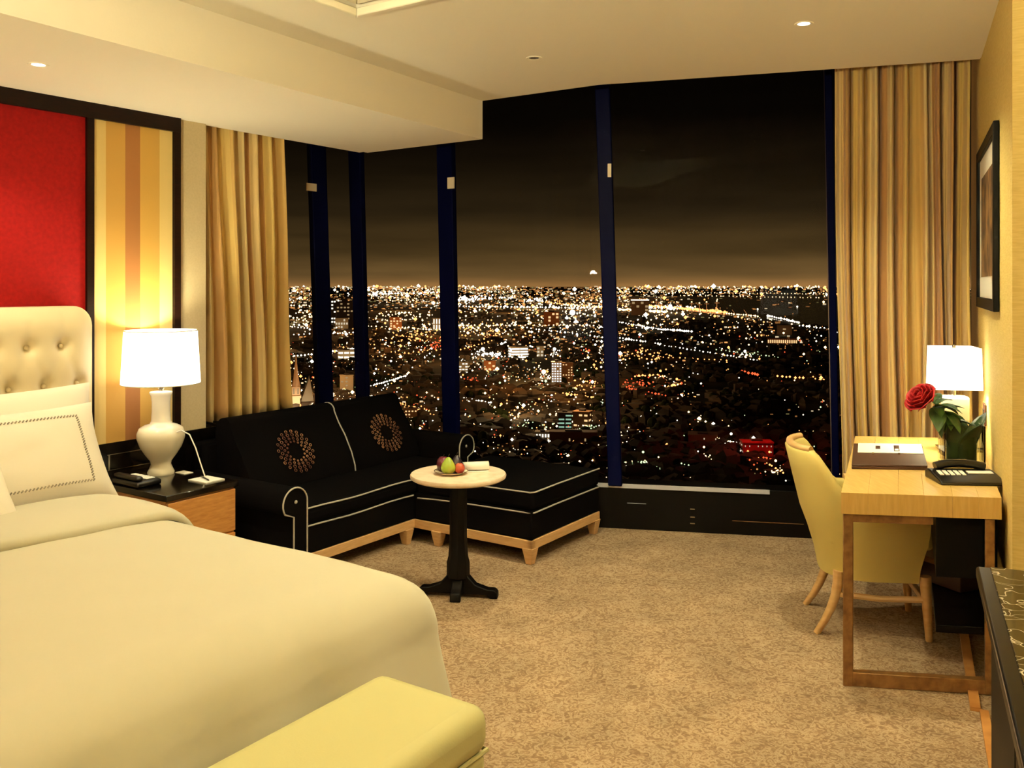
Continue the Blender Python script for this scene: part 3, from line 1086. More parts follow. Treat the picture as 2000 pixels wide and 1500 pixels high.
sf.put(MB().box(0.05, 0.845, -1.36, 0.30, 0.137, 0.30), 'seat_base', M['sofa'], bevel=0.01)
sf.put(MB().box(0.05, 0.86, -1.345, 0.12, 0.295, 0.385), 'seat_cushion', M['sofa'], bevel=0.03, segs=3)
sf.put(MB().box(0.845, 1.685, -0.455, 0.33, 0.137, 0.30), 'chaise_base', M['sofa'], bevel=0.01)
sf.put(MB().box(0.85, 1.69, -0.46, 0.335, 0.295, 0.405), 'chaise_cushion', M['sofa'], bevel=0.03, segs=3)
sf.put(MB().box(-0.0, 0.10, -1.40, 0.30, 0.10, 0.66), 'back_frame', M['sofa'], bevel=0.02)


def armprof(b0, sg):
    """rolled arm outline in (y, z); y=-b; sg the side on which the roll bulges"""
    pts = [(0.0, 0.10), (0.0, 0.345)]
    pts += [(0.085 * math.cos(t) * 1.0 + 0.0, 0.425 + 0.085 * math.sin(t)) for t in [0.0 for k in range(1)]][0:0]
    cyy, cz, r = -0.0, 0.428, 0.082
    out = [(-0.045, 0.10), (-0.045, 0.36)]
    out += [(-0.035 + r * 1.0 * math.cos(t), cz + r * math.sin(t)) for t in [R(212) - R(212) * k / 16 for k in range(17)]]
    out += [(0.047, 0.40), (0.047, 0.10)]
    return [(b0 + sg * y, z) for y, z in out]


def arm(b, sg, a0, a1, dz):
    pr = [(y, z + (dz if z > 0.2 else 0)) for y, z in armprof(-b, sg)]
    o = sf.put(MB().prof(pr, 'x', a0, a1), 'arm', M['sofa'], ang=50)
    sf.put(MB().tube([(a1 + 0.003, y, z) for y, z in pr], 0.0045, 6), 'piping', M['pipe'], o)
    sf.put(MB().ball((a1 + 0.002, -b - sg * 0.03, 0.435 + dz), (0.005, 0.010, 0.010), 10, 6), 'button', M['pipe'], o)


arm(1.39, -1 * -1, 0.06, 0.862, 0.0)
arm(-0.19, -1, 0.06, 0.73, 0.03)


def backprof():
    return [(0.08, 0.38), (0.08, 0.70), (0.09, 0.76)] + [(0.155 + 0.06 * math.cos(t), 0.745 + 0.05 * math.sin(t)) for t in [R(170) - R(170) * k / 8 for k in range(9)]] + [(0.25, 0.68), (0.31, 0.60), (0.365, 0.50), (0.395, 0.42), (0.40, 0.385)]


bpf = backprof()
for (b0, b1, lab) in ((0.50, 1.31, 'cushion nearer the nightstand'), (-0.13, 0.485, 'cushion in the window corner')):
    bc = sf.put(MB().prof(bpf, 'y', -b1, -b0), 'back_cushion', M['sofa'], bevel=0.012, ang=50, label='black ' + lab)
    for bb in ((b0,) if b0 > 0.3 else ()):
        sf.put(MB().tube([(x + 0.003, -bb, z) for x, z in bpf[2:]], 0.0045, 6), 'piping', M['pipe'], bc)
    # medallion of small stitched rings
    mb = MB()
    cb_, rr_ = ((b0 + b1) / 2 + (0.03 if b0 > 0.3 else -0.04)), 0.15
    p0, p1 = Vector((0.395, 0.455)), Vector((0.262, 0.672))
    ax = (p1 - p0).normalized()
    nrm = Vector((ax.y, -ax.x))
    cc = (p0 + p1) / 2
    for ring, (rad, nn_, rs) in enumerate(((0.062, 14, 0.005), (0.082, 16, 0.007), (0.105, 18, 0.0095), (0.128, 20, 0.0085))):
        for k in range(nn_):
            g = 2 * math.pi * (k + 0.5 * (ring % 2)) / nn_
            y, s = rad * math.cos(g) * 0.98, rad * math.sin(g)
            c2 = cc + ax * s + nrm * 0.012
            rp_ = []
            for j in range(8):
                h = 2 * math.pi * j / 8
                q = c2 + ax * (rs * math.sin(h))
                rp_.append((q.x, -cb_ + y + rs * math.cos(h), q.y))
            mb.tube(rp_, 0.0022, 4, True)
    sf.put(mb, 'medallion', M['gold_thread'], bc, kind='stuff', label='round medallion of gold stitched rings')
# piping along the seats
for z, a in ((0.381, 0.862), (0.283, 0.849)):
    sf.put(MB().tube([(a, -0.47, z)] + [(a, -0.47 - 0.87 * k / 8, z + 0.004 * math.sin(k)) for k in range(1, 9)], 0.0045, 6), 'piping', M['pipe'])
for z, e_ in ((0.402, 0.0), (0.287, -0.004)):
    sf.put(MB().tube([(0.87, -0.461 - e_, z - 0.02), (1.0, -0.463 - e_, z - 0.012), (1.2, -0.464 - e_, z - 0.004), (1.55, -0.462 - e_, z), (1.675, -0.455 - e_, z), (1.693 + e_, -0.43, z), (1.694 + e_, -0.2, z + 0.004), (1.692 + e_, 0.32, z + 0.004)], 0.0045, 6), 'piping', M['pipe'])
# honey wood rails and tapered legs
for nm, bx in (('rail', (0.815, 0.85, -1.42, -0.42, 0.085, 0.137)), ('rail', (0.815, 1.69, -0.46, -0.425, 0.085, 0.137)), ('rail', (1.655, 1.69, -0.46, 0.33, 0.085, 0.137)), ('rail', (0.06, 0.85, 0.29, 0.325, 0.085, 0.137)), ('rail', (0.06, 0.095, -1.42, 0.3, 0.085, 0.137))):
    sf.put(MB().box(*bx), nm, M['rail_wood'], bevel=0.003)
for a, b in ((1.66, 0.43), (1.66, -0.30), (1.02, 0.44), (0.835, 0.52), (0.835, 1.38), (0.10, 1.38), (0.10, -0.29)):
    s = 0.034
    sf.put(MB().prism([(a - s * .55, -b - s * .55), (a + s * .55, -b - s * .55), (a + s * .55, -b + s * .55), (a - s * .55, -b + s * .55)], 0.0, 0.09,
                      [(a - s, -b - s), (a + s, -b - s), (a + s, -b + s), (a - s, -b + s)]), 'leg', M['rail_wood'], bevel=0.002)

# ---- round table
tx, ty, tz = -0.268, 4.47, 0.612
tb = thing('pedestal_table', 'small round pale topped pedestal table on a black column', 'table', (tx, ty, 0))
MB().lathe([(0.0, tz - 0.026), (0.225, tz - 0.026), (0.238, tz - 0.018), (0.24, tz - 0.008), (0.236, tz), (0.0, tz)], 56).build('top', M['tabletop'], tb)
MB().lathe([(0.0, tz - 0.05), (0.11, tz - 0.05), (0.11, tz - 0.027), (0.0, tz - 0.027)], 24).build('top_plate', M['black_matte'], tb)
cpf = [(0.05, 0.09), (0.058, 0.10), (0.058, 0.17), (0.05, 0.20), (0.047, 0.24), (0.044, 0.30), (0.044, tz - 0.05)]
MB().lathe(cpf, 8).build('column', M['black_matte'], tb, ang=20, bevel=0.003)
for k in range(4):
    g = R((-8, 84, 172, 264)[k])
    fs_ = (1, 0.5)[k % 2]
    c_, s_ = math.cos(g), math.sin(g)
    foot = [(0.0, 0.14), (0.05, 0.11), (0.09, 0.065), (0.15, 0.045), (0.185, 0.045), (0.20, 0.03), (0.20, 0.0), (0.165, 0.0), (0.15, 0.018), (0.0, 0.018)]
    MB().prof(foot, 'y', -0.026, 0.026).map(lambda x, y, z: (x * fs_ * c_ - y * s_, x * fs_ * s_ + y * c_, z)).build('foot', M['black_matte'], tb, bevel=0.005)

# fruit plate, fruit, napkin
plx, ply = tx - 0.035, ty - 0.01
pl = thing('plate', 'small cream plate of fruit on the round table', 'plate', (plx, ply, tz))
MB().lathe([(0.0, 0.002), (0.05, 0.0), (0.055, 0.003), (0.082, 0.013), (0.084, 0.015), (0.08, 0.015), (0.05, 0.006), (0.0, 0.006)], 36).build('dish', M['plate_cream'], pl)
MB().tube([(0.0835 * math.cos(k * math.pi / 18), 0.0835 * math.sin(k * math.pi / 18), 0.0155) for k in range(36)], 0.0015, 5, True).build('rim_line', M['leather'], pl)


def fruit(name, label, cat, x, y, z, prof, m, stem=True, n=20):
    t = thing(name, label, cat, (plx + x, ply + y, tz + z), group='fruit on the plate')
    MB().lathe(prof, n).build('flesh', M[m], t, ang=80)
    if stem: MB().tube([(0, 0, prof[-1][1] - 0.003), (0.002, 0.0, prof[-1][1] + 0.008), (0.006, 0.002, prof[-1][1] + 0.016)], 0.0014, 5).build('stem', M['stem'], t)
    return t


def rnd(r, h):
    return [(0.0, 0.003), (r * 0.5, 0.0), (r * 0.9, h * 0.25), (r, h * 0.5), (r * 0.88, h * 0.78), (r * 0.5, h * 0.97), (r * 0.15, h * 0.98), (0.0, h * 0.93)]


fruit('pear', 'green pear at the front of the fruit plate', 'pear', -0.012, -0.03, 0.006, [(0.0, 0.003), (0.02, 0.0), (0.034, 0.016), (0.037, 0.032), (0.031, 0.05), (0.02, 0.066), (0.014, 0.076), (0.006, 0.081), (0.0, 0.081)], 'pear')
fruit('plum', 'purple plum behind the pear on the plate', 'plum', -0.042, 0.028, 0.006, rnd(0.034, 0.074), 'plum')
fruit('apple', 'small red apple on the plate', 'apple', 0.043, -0.018, 0.006, rnd(0.027, 0.05), 'apple')
fruit('fig', 'dark fig standing behind the apple', 'fig', 0.026, 0.03, 0.006, [(0.0, 0.002), (0.02, 0.0), (0.033, 0.022), (0.03, 0.045), (0.018, 0.064), (0.008, 0.078), (0.0, 0.08)], 'grape')
nk = thing('napkin', 'rolled white napkin beside the fruit plate', 'napkin', (tx + 0.085, ty + 0.055, tz), R(12))
sp = []
for k in range(46):
    t_ = k / 45 * 2.6 * 2 * math.pi
    r_ = 0.006 + 0.018 * k / 45
    sp.append((r_ * math.cos(t_), 0.024 + r_ * math.sin(t_)))
mb = MB()
mb.add([(x, y, z) for x in (-0.065, 0.065) for y, z in sp], [(i, i + 1, 46 + i + 1, 46 + i) for i in range(45)])
mb.build('roll', M['paper'], nk, solid=0.004, ang=180, fix=False)
MB().box(-0.07, 0.06, -0.035, 0.02, 0.0, 0.004).build('flap', M['paper'], nk, bevel=0.001)
# ------------------------------------------------------------------ writing desk by the right wall
def quad_lerp(c, u, v):
    lf, rf, rb, lbk = c
    return lf * (1 - u) * (1 - v) + rf * u * (1 - v) + rb * u * v + lbk * (1 - u) * v


DQ = [Vector((1.27, 3.457)), Vector((1.842, 3.37)), Vector((2.425, 4.68)), Vector((1.82, 4.75))]
DZ = 0.75
dk = thing('writing_desk', 'pale wood writing desk on bronze frames along the gold wall', 'desk', (*DQ[0], 0))


def DP(u, v):
    p = quad_lerp(DQ, u, v) - DQ[0]
    return (p.x, p.y)


def dbox(u0, u1, v0, v1, z0, z1):
    return MB().prism([DP(u0, v0), DP(u1, v0), DP(u1, v1), DP(u0, v1)], z0, z1)


# the top is laid in planks whose joints show on the near end
cuts = [0, 0.17, 0.36, 0.52, 0.7, 0.86, 1.0]
for i in range(6):
    dbox(cuts[i] + (0.0006 if i else 0), cuts[i + 1], 0, 1, 0.668, DZ).build('top_plank', M['pale_wood'], dk, bevel=0.0006)
for v0, v1 in ((0.006, 0.034), (0.966, 0.994)):
    fr = dbox(0.01, 0.075, v0, v1, 0.0, 0.668).build('leg', M['bronze'], dk, bevel=0.003)
    dbox(0.90, 0.96, v0, v1, 0.0, 0.668).build('leg', M['bronze'], dk, bevel=0.003)
    dbox(0.01, 0.96, v0 + 0.001, v1 - 0.001, 0.0, 0.055).build('foot_bar', M['bronze'], dk, bevel=0.003)
    dbox(0.01, 0.58, v0 + 0.001, v1 - 0.001, 0.635, 0.668).build('top_bar', M['bronze'], dk, bevel=0.003)
dbox(0.60, 0.985, 0.05, 0.95, 0.42, 0.667).build('drawer_case', M['black_matte'], dk, bevel=0.003, label='black drawer case under the top')
dbox(0.60, 0.985, 0.06, 0.80, 0.20, 0.23).build('shelf', M['black_matte'], dk, bevel=0.003)
p = quad_lerp(DQ, 0.74, 0.45)
bxo = thing('box', 'small brown box on the shelf under the desk', 'box', (p.x, p.y, 0.231), R(24))
MB().box(-0.09, 0.09, -0.12, 0.12, 0, 0.10).build('carton', M['leather'], bxo, bevel=0.004)
MB().box(-0.092, 0.092, -0.122, 0.122, 0.085, 0.112).build('lid', M['honey'], bxo, bevel=0.004)

# ---- tub chair
ch = thing('tub_chair', 'yellow upholstered tub chair with maple arms pushed under the desk', 'chair', (1.655, 4.12, 0), R(-11))
NS = 61


def plan(s, off, z):
    """s -1..1 round the back from one arm to the other"""
    wy, xb, xm = 0.262, 0.275, -0.02
    a = abs(s)
    sg = 1 if s >= 0 else -1
    back = 1 - smooth01(a, 0.30, 0.62)
    if a > 0.55:
        k = (a - 0.55) / 0.45
        x, y = xm + k * 0.215, wy - 0.02 * k
        nx, ny = 0.0, 1.0
    else:
        t = a / 0.55 * math.pi / 2
        ex = 0.8
        x, y = xm - xb * math.cos(t) ** ex, wy * math.sin(t) ** ex
        nx, ny = -math.cos(t), math.sin(t)
    tap = 0.80 + 0.20 * smooth01(z, 0.24, 0.52)
    x = x * tap - off * nx
    y = y * tap - off * ny
    lean = max(0, z - 0.44) * 0.24 * back
    return (x - lean, sg * y, z)


def topz(s):
    return 0.595 + 0.205 * (1 - smooth01(abs(s), 0.30, 0.47))


vs, fs = [], []
NC = 15
for i in range(NS):
    s = -1 + 2 * i / (NS - 1)
    tz_ = topz(s)
    sect = [(0.0, 0.25 + (tz_ - 0.25) * k / 6) for k in range(7)] + [(0.012, tz_ + 0.014), (0.036, tz_ + 0.014)] + [(0.048, tz_ - (tz_ - 0.40) * k / 4) for k in range(5)] + [(0.048, 0.25)]
    for off, z in sect: vs.append(plan(s, off, z))
    NC = len(sect)
for i in range(NS - 1):
    for k in range(NC):
        fs.append((i * NC + k, i * NC + (k + 1) % NC, (i + 1) * NC + (k + 1) % NC, (i + 1) * NC + k))
fs += [tuple(range(NC)), tuple((NS - 1) * NC + k for k in range(NC - 1, -1, -1))]
MB().add(vs, fs).build('tub_shell', M['chair_fabric'], ch, ang=60, label='curved yellow upholstered back and sides')
pl_ = [plan(-1 + 2 * i / 40, 0.03, 0.25)[:2] for i in range(41)]
pt_ = [plan(-1 + 2 * i / 40, 0.03, 0.42)[:2] for i in range(41)]
MB().prism(pl_, 0.245, 0.40, [(x * 1.0, y) for x, y in pt_]).build('seat_base', M['chair_fabric'], ch, bevel=0.012)
MB().box(-0.22, 0.225, -0.205, 0.205, 0.39, 0.475).build('seat_cushion', M['chair_fabric'], ch, bevel=0.035, segs=4)
for sg in (-1, 1):
    pa = []
    for k in range(13):
        s = sg * (1.0 - 0.50 * k / 12)
        x, y, z = plan(s, 0.022, topz(s))
        pa.append((x, y, z + 0.018))
    mb = MB().tube(pa, 0.021, 10)
    mb.build('arm_cap', M['chair_wood'], ch, ang=80, label='maple arm cap')
pb = [plan(-0.29 + 0.58 * k / 14, 0.022, topz(0)) for k in range(15)]
MB().tube([(x, y, z + 0.016) for x, y, z in pb], 0.017, 10).build('back_cap', M['chair_wood'], ch, ang=80, label='maple top rail')
for x0, y0, x1, y1 in ((0.185, 0.18, 0.20, 0.185), (0.185, -0.18, 0.20, -0.185), (-0.17, 0.165, -0.27, 0.185), (-0.17, -0.165, -0.27, -0.185)):
    pts = []
    for k in range(6):
        f = k / 5
        q = f * f if x0 < 0 else f
        pts.append((x0 + (x1 - x0) * q, y0 + (y1 - y0) * q, 0.28 * (1 - f)))
    MB().tube(pts, [0.026 - 0.011 * k / 5 for k in range(6)], 8).build('leg', M['chair_wood'], ch, ang=60)
MB().box(0.17, 0.195, -0.18, 0.18, 0.165, 0.19).build('stretcher', M['chair_wood'], ch, bevel=0.004)
for sg in (-1, 1):
    MB().tube([(-0.185, sg * 0.17, 0.178), (0.0, sg * 0.168, 0.165), (0.19, sg * 0.182, 0.178)], 0.014, 8).build('stretcher', M['chair_wood'], ch)

# ---- square desk lamp
dl_ = thing('desk_lamp', 'cream slab lamp with a glowing square shade at the back of the desk', 'lamp', (2.15, 4.36, DZ), R(-14))
MB().box(-0.075, 0.075, -0.05, 0.05, 0.0, 0.015).build('foot', M['chrome'], dl_, bevel=0.003)
MB().box(-0.064, 0.064, -0.04, 0.04, 0.015, 0.262).build('base', M['white'], dl_, bevel=0.012, segs=3)
MB().lathe([(0.01, 0.26), (0.01, 0.34), (0.018, 0.342), (0.018, 0.37), (0.0, 0.37)], 14).build('socket', M['chrome'], dl_)
so, sb_, st_ = 0.104, 0.30, 0.50
mb = MB()
for sx_, sy_ in ((1, 0), (-1, 0), (0, 1), (0, -1)):
    if sx_: mb.add([(sx_ * so, -so, sb_), (sx_ * so, so, sb_), (sx_ * so * .95, so * .95, st_), (sx_ * so * .95, -so * .95, st_)], [(0, 1, 2, 3)])
    else: mb.add([(-so, sy_ * so, sb_), (so, sy_ * so, sb_), (so * .95, sy_ * so * .95, st_), (-so * .95, sy_ * so * .95, st_)], [(0, 1, 2, 3)])
mb.build('shade', M['shade'], dl_, solid=0.003, smooth=False, label='white glowing square shade')
MB().box(-so * .94, so * .94, -so * .94, so * .94, st_ - 0.012, st_ - 0.008).build('diffuser', M['shade'], dl_, smooth=False)
MB().tube([(-so * .95, -so * .95, st_), (so * .95, -so * .95, st_), (so * .95, so * .95, st_), (-so * .95, so * .95, st_)], 0.0022, 5, True).build('shade_ring', M['bronze'], dl_)
MB().lathe([(0.0, st_ + 0.014), (0.007, st_ + 0.01), (0.009, st_), (0.009, st_ - 0.01), (0.0, st_ - 0.01)], 14).build('finial', M['chrome'], dl_)
MB().ball((0, 0, 0.40), (0.028, 0.028, 0.036)).build('bulb', M['bulb'], dl_)
lamp('desk_glow', 'POINT', (0, 0, 0.40), 34, WARM, 0.05, dl_)

# ---- glass vase with leaf wrap, and the rose
vx, vy = 2.005, 4.0
va = thing('glass_vase', 'clear square glass vase lined with dark leaves', 'vase', (vx, vy, DZ), R(-16))
sq = lambda r: [(-r, -r), (r, -r), (r, r), (-r, r)]
mb = MB()
ro, ri = 0.082, 0.077
mb.add([(x, y, z) for r, z in ((ro, 0.0), (ro, 0.185), (ri, 0.185), (ri, 0.01)) for x, y in sq(r)],
       [(3, 2, 1, 0), (12, 13, 14, 15)] + [(k * 4 + i, k * 4 + (i + 1) % 4, k * 4 + 4 + (i + 1) % 4, k * 4 + 4 + i) for k in range(3) for i in range(4)])
mb.build('glass_wall', M['vase'], va, bevel=0.006, smooth=True)


def leaf_mesh(L_, W_, bend, cup=0.3, nu=8, nv=5):
    def fn(u, v):
        y = (v * 2 - 1)
        wd = W_ / 2 * (math.sin(math.pi * min(1, u * 0.96 + 0.04)) ** 0.75)
        x = L_ * u
        z = bend * u * u * L_ + cup * abs(y) * wd
        return (x, y * wd, z)
    return MB().grid(fn, nu, nv)


for k in range(5):
    ang = 2 * math.pi * k / 5 + 0.3
    c_, s_ = math.cos(ang), math.sin(ang)

    def wrap(u, v, c_=c_, s_=s_, k=k, ang=ang):
        g = ang + (u - 0.5) * 2.0
        r = 0.058 + 0.004 * k / 5
        z = 0.012 + v * (0.17 + 0.03 * (k % 2)) * (0.55 + 0.45 * math.sin(math.pi * u))
        return (r * math.cos(g), r * math.sin(g), z)
    MB().grid(wrap, 12, 6).build('wrap_leaf', M['dgreen'], va, solid=0.002, ang=180, fix=False)
# two leaves that rise over the rim
for k, (px_, ang, ht) in enumerate(((0.045, 0.4, 0.23), (0.02, 2.6, 0.17), (0.05, -0.9, 0.19))):
    mb = leaf_mesh(ht, 0.11, -0.25, 0.15)
    rot = Matrix.Rotation(ang, 4, 'Z') @ Matrix.Rotation(R(-78), 4, 'Y')
    mb.map(lambda x, y, z: tuple(rot @ Vector((x, y, z)) + Vector((0.02 * math.cos(ang), 0.02 * math.sin(ang), 0.02))))
    mb.build('tall_leaf', M['dgreen'], va, solid=0.0015, ang=180, fix=False)

rs = thing('rose', 'red rose leaning out of the glass vase over the desk', 'rose', (vx, vy, DZ + 0.02))
hx, hy, hz = -0.165, -0.02, 0.275
MB().tube([(0.02, 0.02, 0.0), (0.0, 0.01, 0.08), (-0.04, 0.0, 0.16), (-0.10, -0.01, 0.225), (hx + 0.03, hy, hz - 0.035)], 0.0035, 8).build('stem', M['green'], rs)
axis = Vector((-0.72, -0.2, 0.66)).normalized()
qm = axis.to_track_quat('Z', 'Y').to_matrix().to_4x4()
rr_ = random.Random(4)
for ring, (npet, r0, ht, opn) in enumerate(((3, 0.012, 0.078, 0.05), (4, 0.024, 0.080, 0.2), (5, 0.036, 0.078, 0.35), (6, 0.046, 0.072, 0.6), (6, 0.052, 0.06, 1.0))):
    for k in range(npet):
        g0 = 2 * math.pi * k / npet + ring * 0.7

        def pet(u, v, g0=g0, r0=r0, ht=ht, opn=opn, npet=npet):
            g = g0 + (u - 0.5) * 2 * math.pi / npet * 1.5
            edge = 1 - 0.25 * abs(2 * u - 1) ** 2
            r = 0.006 + r0 * (math.sin(v * math.pi * 0.55) ** 0.8) + opn * 0.018 * v ** 4
            z = ht * v * edge - opn * 0.012 * v ** 5
            return tuple(qm @ Vector((r * math.cos(g), r * math.sin(g), z)) + Vector((hx, hy, hz - 0.02)))
        MB().grid(pet, 7, 7).build('petal', M['petal'], rs, solid=0.0012, ang=180, fix=False)
leaf_at = [(-0.12, -0.02, 0.25, 20, 35, 0.085), (-0.11, 0.0, 0.245, 75, 30, 0.08), (-0.10, -0.01, 0.24, -30, 10, 0.085), (-0.10, -0.01, 0.235, 5, 5, 0.085), (-0.11, -0.01, 0.235, -140, -15, 0.07), (-0.08, -0.01, 0.22, -80, -35, 0.085), (-0.07, 0.0, 0.21, 40, -5, 0.09), (-0.06, 0.0, 0.20, -150, -45, 0.08), (-0.05, 0.0, 0.19, 190, -30, 0.085), (-0.11, 0.01, 0.25, 50, 55, 0.075), (-0.12, -0.02, 0.24, -100, 0, 0.075), (-0.09, -0.02, 0.23, 30, 20, 0.09), (-0.04, 0.0, 0.17, -20, 15, 0.085), (-0.13, -0.03, 0.24, -60, 25, 0.10), (-0.12, -0.03, 0.23, -10, 30, 0.10), (-0.10, -0.03, 0.22, 15, -10, 0.11), (-0.11, -0.03, 0.225, -120, -25, 0.10), (-0.09, -0.03, 0.21, -60, -20, 0.10), (-0.08, -0.03, 0.20, -170, -50, 0.09)]
for (x, y, z, az, el, ln) in leaf_at:
    rot = Matrix.Rotation(R(az), 4, 'Z') @ Matrix.Rotation(R(-el), 4, 'Y')
    mb = leaf_mesh(ln, ln * 0.62, -0.5, 0.35)
    mb.map(lambda a, b_, c_: tuple(rot @ Vector((a, b_, c_)) + Vector((x, y, z))))
    mb.build('leaf', M['green'], rs, solid=0.001, ang=180, fix=False)

# ---- desk telephone
ph = thing('telephone', 'black desk telephone with a pale key strip in front of the vase', 'telephone', (1.848, 3.655, DZ), R(-4))
pr = [(-0.085, 0.0), (0.085, 0.0), (0.085, 0.03), (0.06, 0.04), (0.03, 0.038), (-0.06, 0.02), (-0.085, 0.012)]
MB().prof(pr, 'x', -0.128, 0.128).build('body', M['rubber'], ph, bevel=0.014, segs=4)
MB().tube([(-0.095, 0.06, 0.046), (-0.06, 0.062, 0.058), (0.0, 0.064, 0.063), (0.06, 0.062, 0.058), (0.10, 0.06, 0.046)], [0.020, 0.017, 0.016, 0.017, 0.020], 12).build('handset', M['rubber'], ph, ang=70)
for k in range(5):
    MB().prof([(-0.02, 0.026), (0.024, 0.035), (0.024, 0.039), (-0.02, 0.031)], 'x', -0.105 + k * 0.022, -0.09 + k * 0.022).build('key', M['paper'], ph, smooth=False)
MB().prof([(-0.004, 0.029), (0.024, 0.035), (0.024, 0.039), (-0.004, 0.0345)], 'x', 0.012, 0.112).build('name_strip', M['paper'], ph, smooth=False, label='pale name strip')
MB().box(-0.05, 0.03, 0.055, 0.066, 0.075, 0.0765).map(lambda x, y, z: (x, y, z + 0.002)).build('handset_inlay', M['chrome'], ph, bevel=0.001)

# ---- leather folder and leaflet
FQ = [Vector((1.478, 3.90)), Vector((1.795, 3.87)), Vector((2.005, 4.38)), Vector((1.685, 4.42))]
fo = thing('folder', 'dark brown leather folder lying on the desk', 'folder', (*FQ[0], DZ))


def fq(o0, u0, u1, v0, v1, z0, z1):
    q = [quad_lerp(FQ, u, v) - o0 for u, v in ((u0, v0), (u1, v0), (u1, v1), (u0, v1))]
    return MB().prism([tuple(x) for x in q], z0, z1)


fq(FQ[0], 0, 1, 0, 1, 0.0, 0.014).build('back_cover', M['leather'], fo, bevel=0.003)
fq(FQ[0], 0.0, 1, 0.0, 1, 0.0145, 0.020).build('front_cover', M['leather'], fo, bevel=0.002)
lf_o = quad_lerp(FQ, 0.1, 0.55)
lf_ = thing('leaflet', 'white printed leaflet lying on the leather folder', 'leaflet', (*lf_o, DZ + 0.0203))
fq(lf_o, 0.07, 0.985, 0.52, 0.99, 0.0, 0.003).build('sheet', M['paper'], lf_, smooth=False)
fq(lf_o, 0.32, 0.39, 0.70, 0.86, 0.003, 0.0034).build('printed_mark', M['leather'], lf_, smooth=False)
fq(lf_o, 0.58, 0.66, 0.60, 0.90, 0.003, 0.0034).build('printed_mark', M['leather'], lf_, smooth=False)
fq(lf_o, 0.595, 0.645, 0.64, 0.72, 0.0034, 0.0037).build('printed_mark', M['paper'], lf_, smooth=False)
for u in (0.27, 0.63):
    fq(FQ[0], u, u + 0.03, 0.45, 0.52, 0.0195, 0.024).build('clasp', M['chrome'], fo, smooth=False)

# ---- framed picture on the right wall
def on_right(name, m, d0, d1, z0, z1, o0, o1, parent, **k):
    """d0,d1 depths along the wall, o0,o1 distances out of the wall, relative to the parent's place"""
    f = lambda d: RW0 + UR * ((4.62 - d) / 0.9136)
    base_ = Vector(parent.get('_o', (0, 0, 0))) if False else parent.location
    pts = [f(d0) + NR * o0, f(d1) + NR * o0, f(d1) + NR * o1, f(d0) + NR * o1]
    return MB().prism([(q.x - base_.x, q.y - base_.y) for q in pts], z0 - base_.z, z1 - base_.z).build(name, m, parent, **k)


f0 = RW0 + UR * ((4.62 - 4.3) / 0.9136)
pf = thing('picture_frame', 'black framed print with white mat on the gold wall', 'picture', (f0.x, f0.y, 1.42))
D0, D1, Z0, Z1 = 3.66, 4.62, 1.44, 2.225
mprint = mat('print_paper', (150, 112, 70), 0.6, noise_=((60, 40, 28), 9, 5, 0.35, 0.6))
on_right('backing', M['paper'], D0 + 0.03, D1 - 0.03, Z0 + 0.03, Z1 - 0.03, 0.003, 0.010, pf, smooth=False, label='white mat')
on_right('print', mprint, D0 + 0.17, D1 - 0.17, Z0 + 0.15, Z1 - 0.15, 0.0105, 0.012, pf, smooth=False)
for (a, b_, c_, d_) in ((D0, D0 + 0.05, Z0, Z1), (D1 - 0.05, D1, Z0, Z1), (D0 + 0.05, D1 - 0.05, Z0, Z0 + 0.05), (D0 + 0.05, D1 - 0.05, Z1 - 0.05, Z1)):
    on_right('frame_bar', M['black_matte'], a, b_, c_, d_, 0.002, 0.024, pf, bevel=0.003)
f0 = RW0 + UR * ((4.62 - 4.34) / 0.9136)
sw = thing('wall_socket', 'dark switch plate on the gold wall above the desk', 'switch', (f0.x, f0.y, 0.87))
on_right('plate', M['leather'], 4.29, 4.39, 0.875, 0.975, 0.001, 0.010, sw, bevel=0.002)
on_right('rocker', M['rubber'], 4.32, 4.36, 0.90, 0.95, 0.010, 0.014, sw, bevel=0.002)

# ---- marble topped console in front at the right
F1 = Vector((1.325, 2.56))
co = thing('console', 'black console with a veined marble top by the stepped wall', 'console', (F1.x, F1.y, 0))


def cbox(s0, s1, t0, t1, z0, z1):
    pts = [UR * s0 - NR * t0, UR * s1 - NR * t0, UR * s1 - NR * t1, UR * s0 - NR * t1]
    return MB().prism([tuple(q) for q in pts], z0, z1)


cbox(0.04, 1.96, 0.05, 0.74, 0.06, 0.715).build('body', M['black_matte'], co, bevel=0.003)
cbox(0.06, 1.94, 0.09, 0.72, 0.0, 0.06).build('plinth', M['black_matte'], co)
cbox(0.0, 2.0, 0.0, 0.74, 0.715, 0.749).build('edge_band', M['stone_edge'], co, bevel=0.008, segs=3)
cbox(0.012, 1.99, 0.035, 0.735, 0.745, 0.754).build('marble_top', M['marble'], co, bevel=0.002, label='black marble with white veins')
for k in range(3):
    dw = cbox(0.06 + 0.63 * k, 0.67 + 0.63 * k, 0.035, 0.05, 0.09, 0.70).build('door', M['black_matte'], co, bevel=0.003)
    cbox(0.60 + 0.63 * k, 0.63 + 0.63 * k, 0.02, 0.035, 0.38, 0.44).build('handle', M['bronze'], dw, bevel=0.003)

cl_p = F1 + UR * 1.25 - NR * 0.45  # unseen console lamp added to brighten the right wall and desk
l3c = copy_tree(lt.r)
l3c.location = (cl_p.x, cl_p.y, 0.7545)
l3c['label'] = 'added white ceramic lamp standing on the marble console'

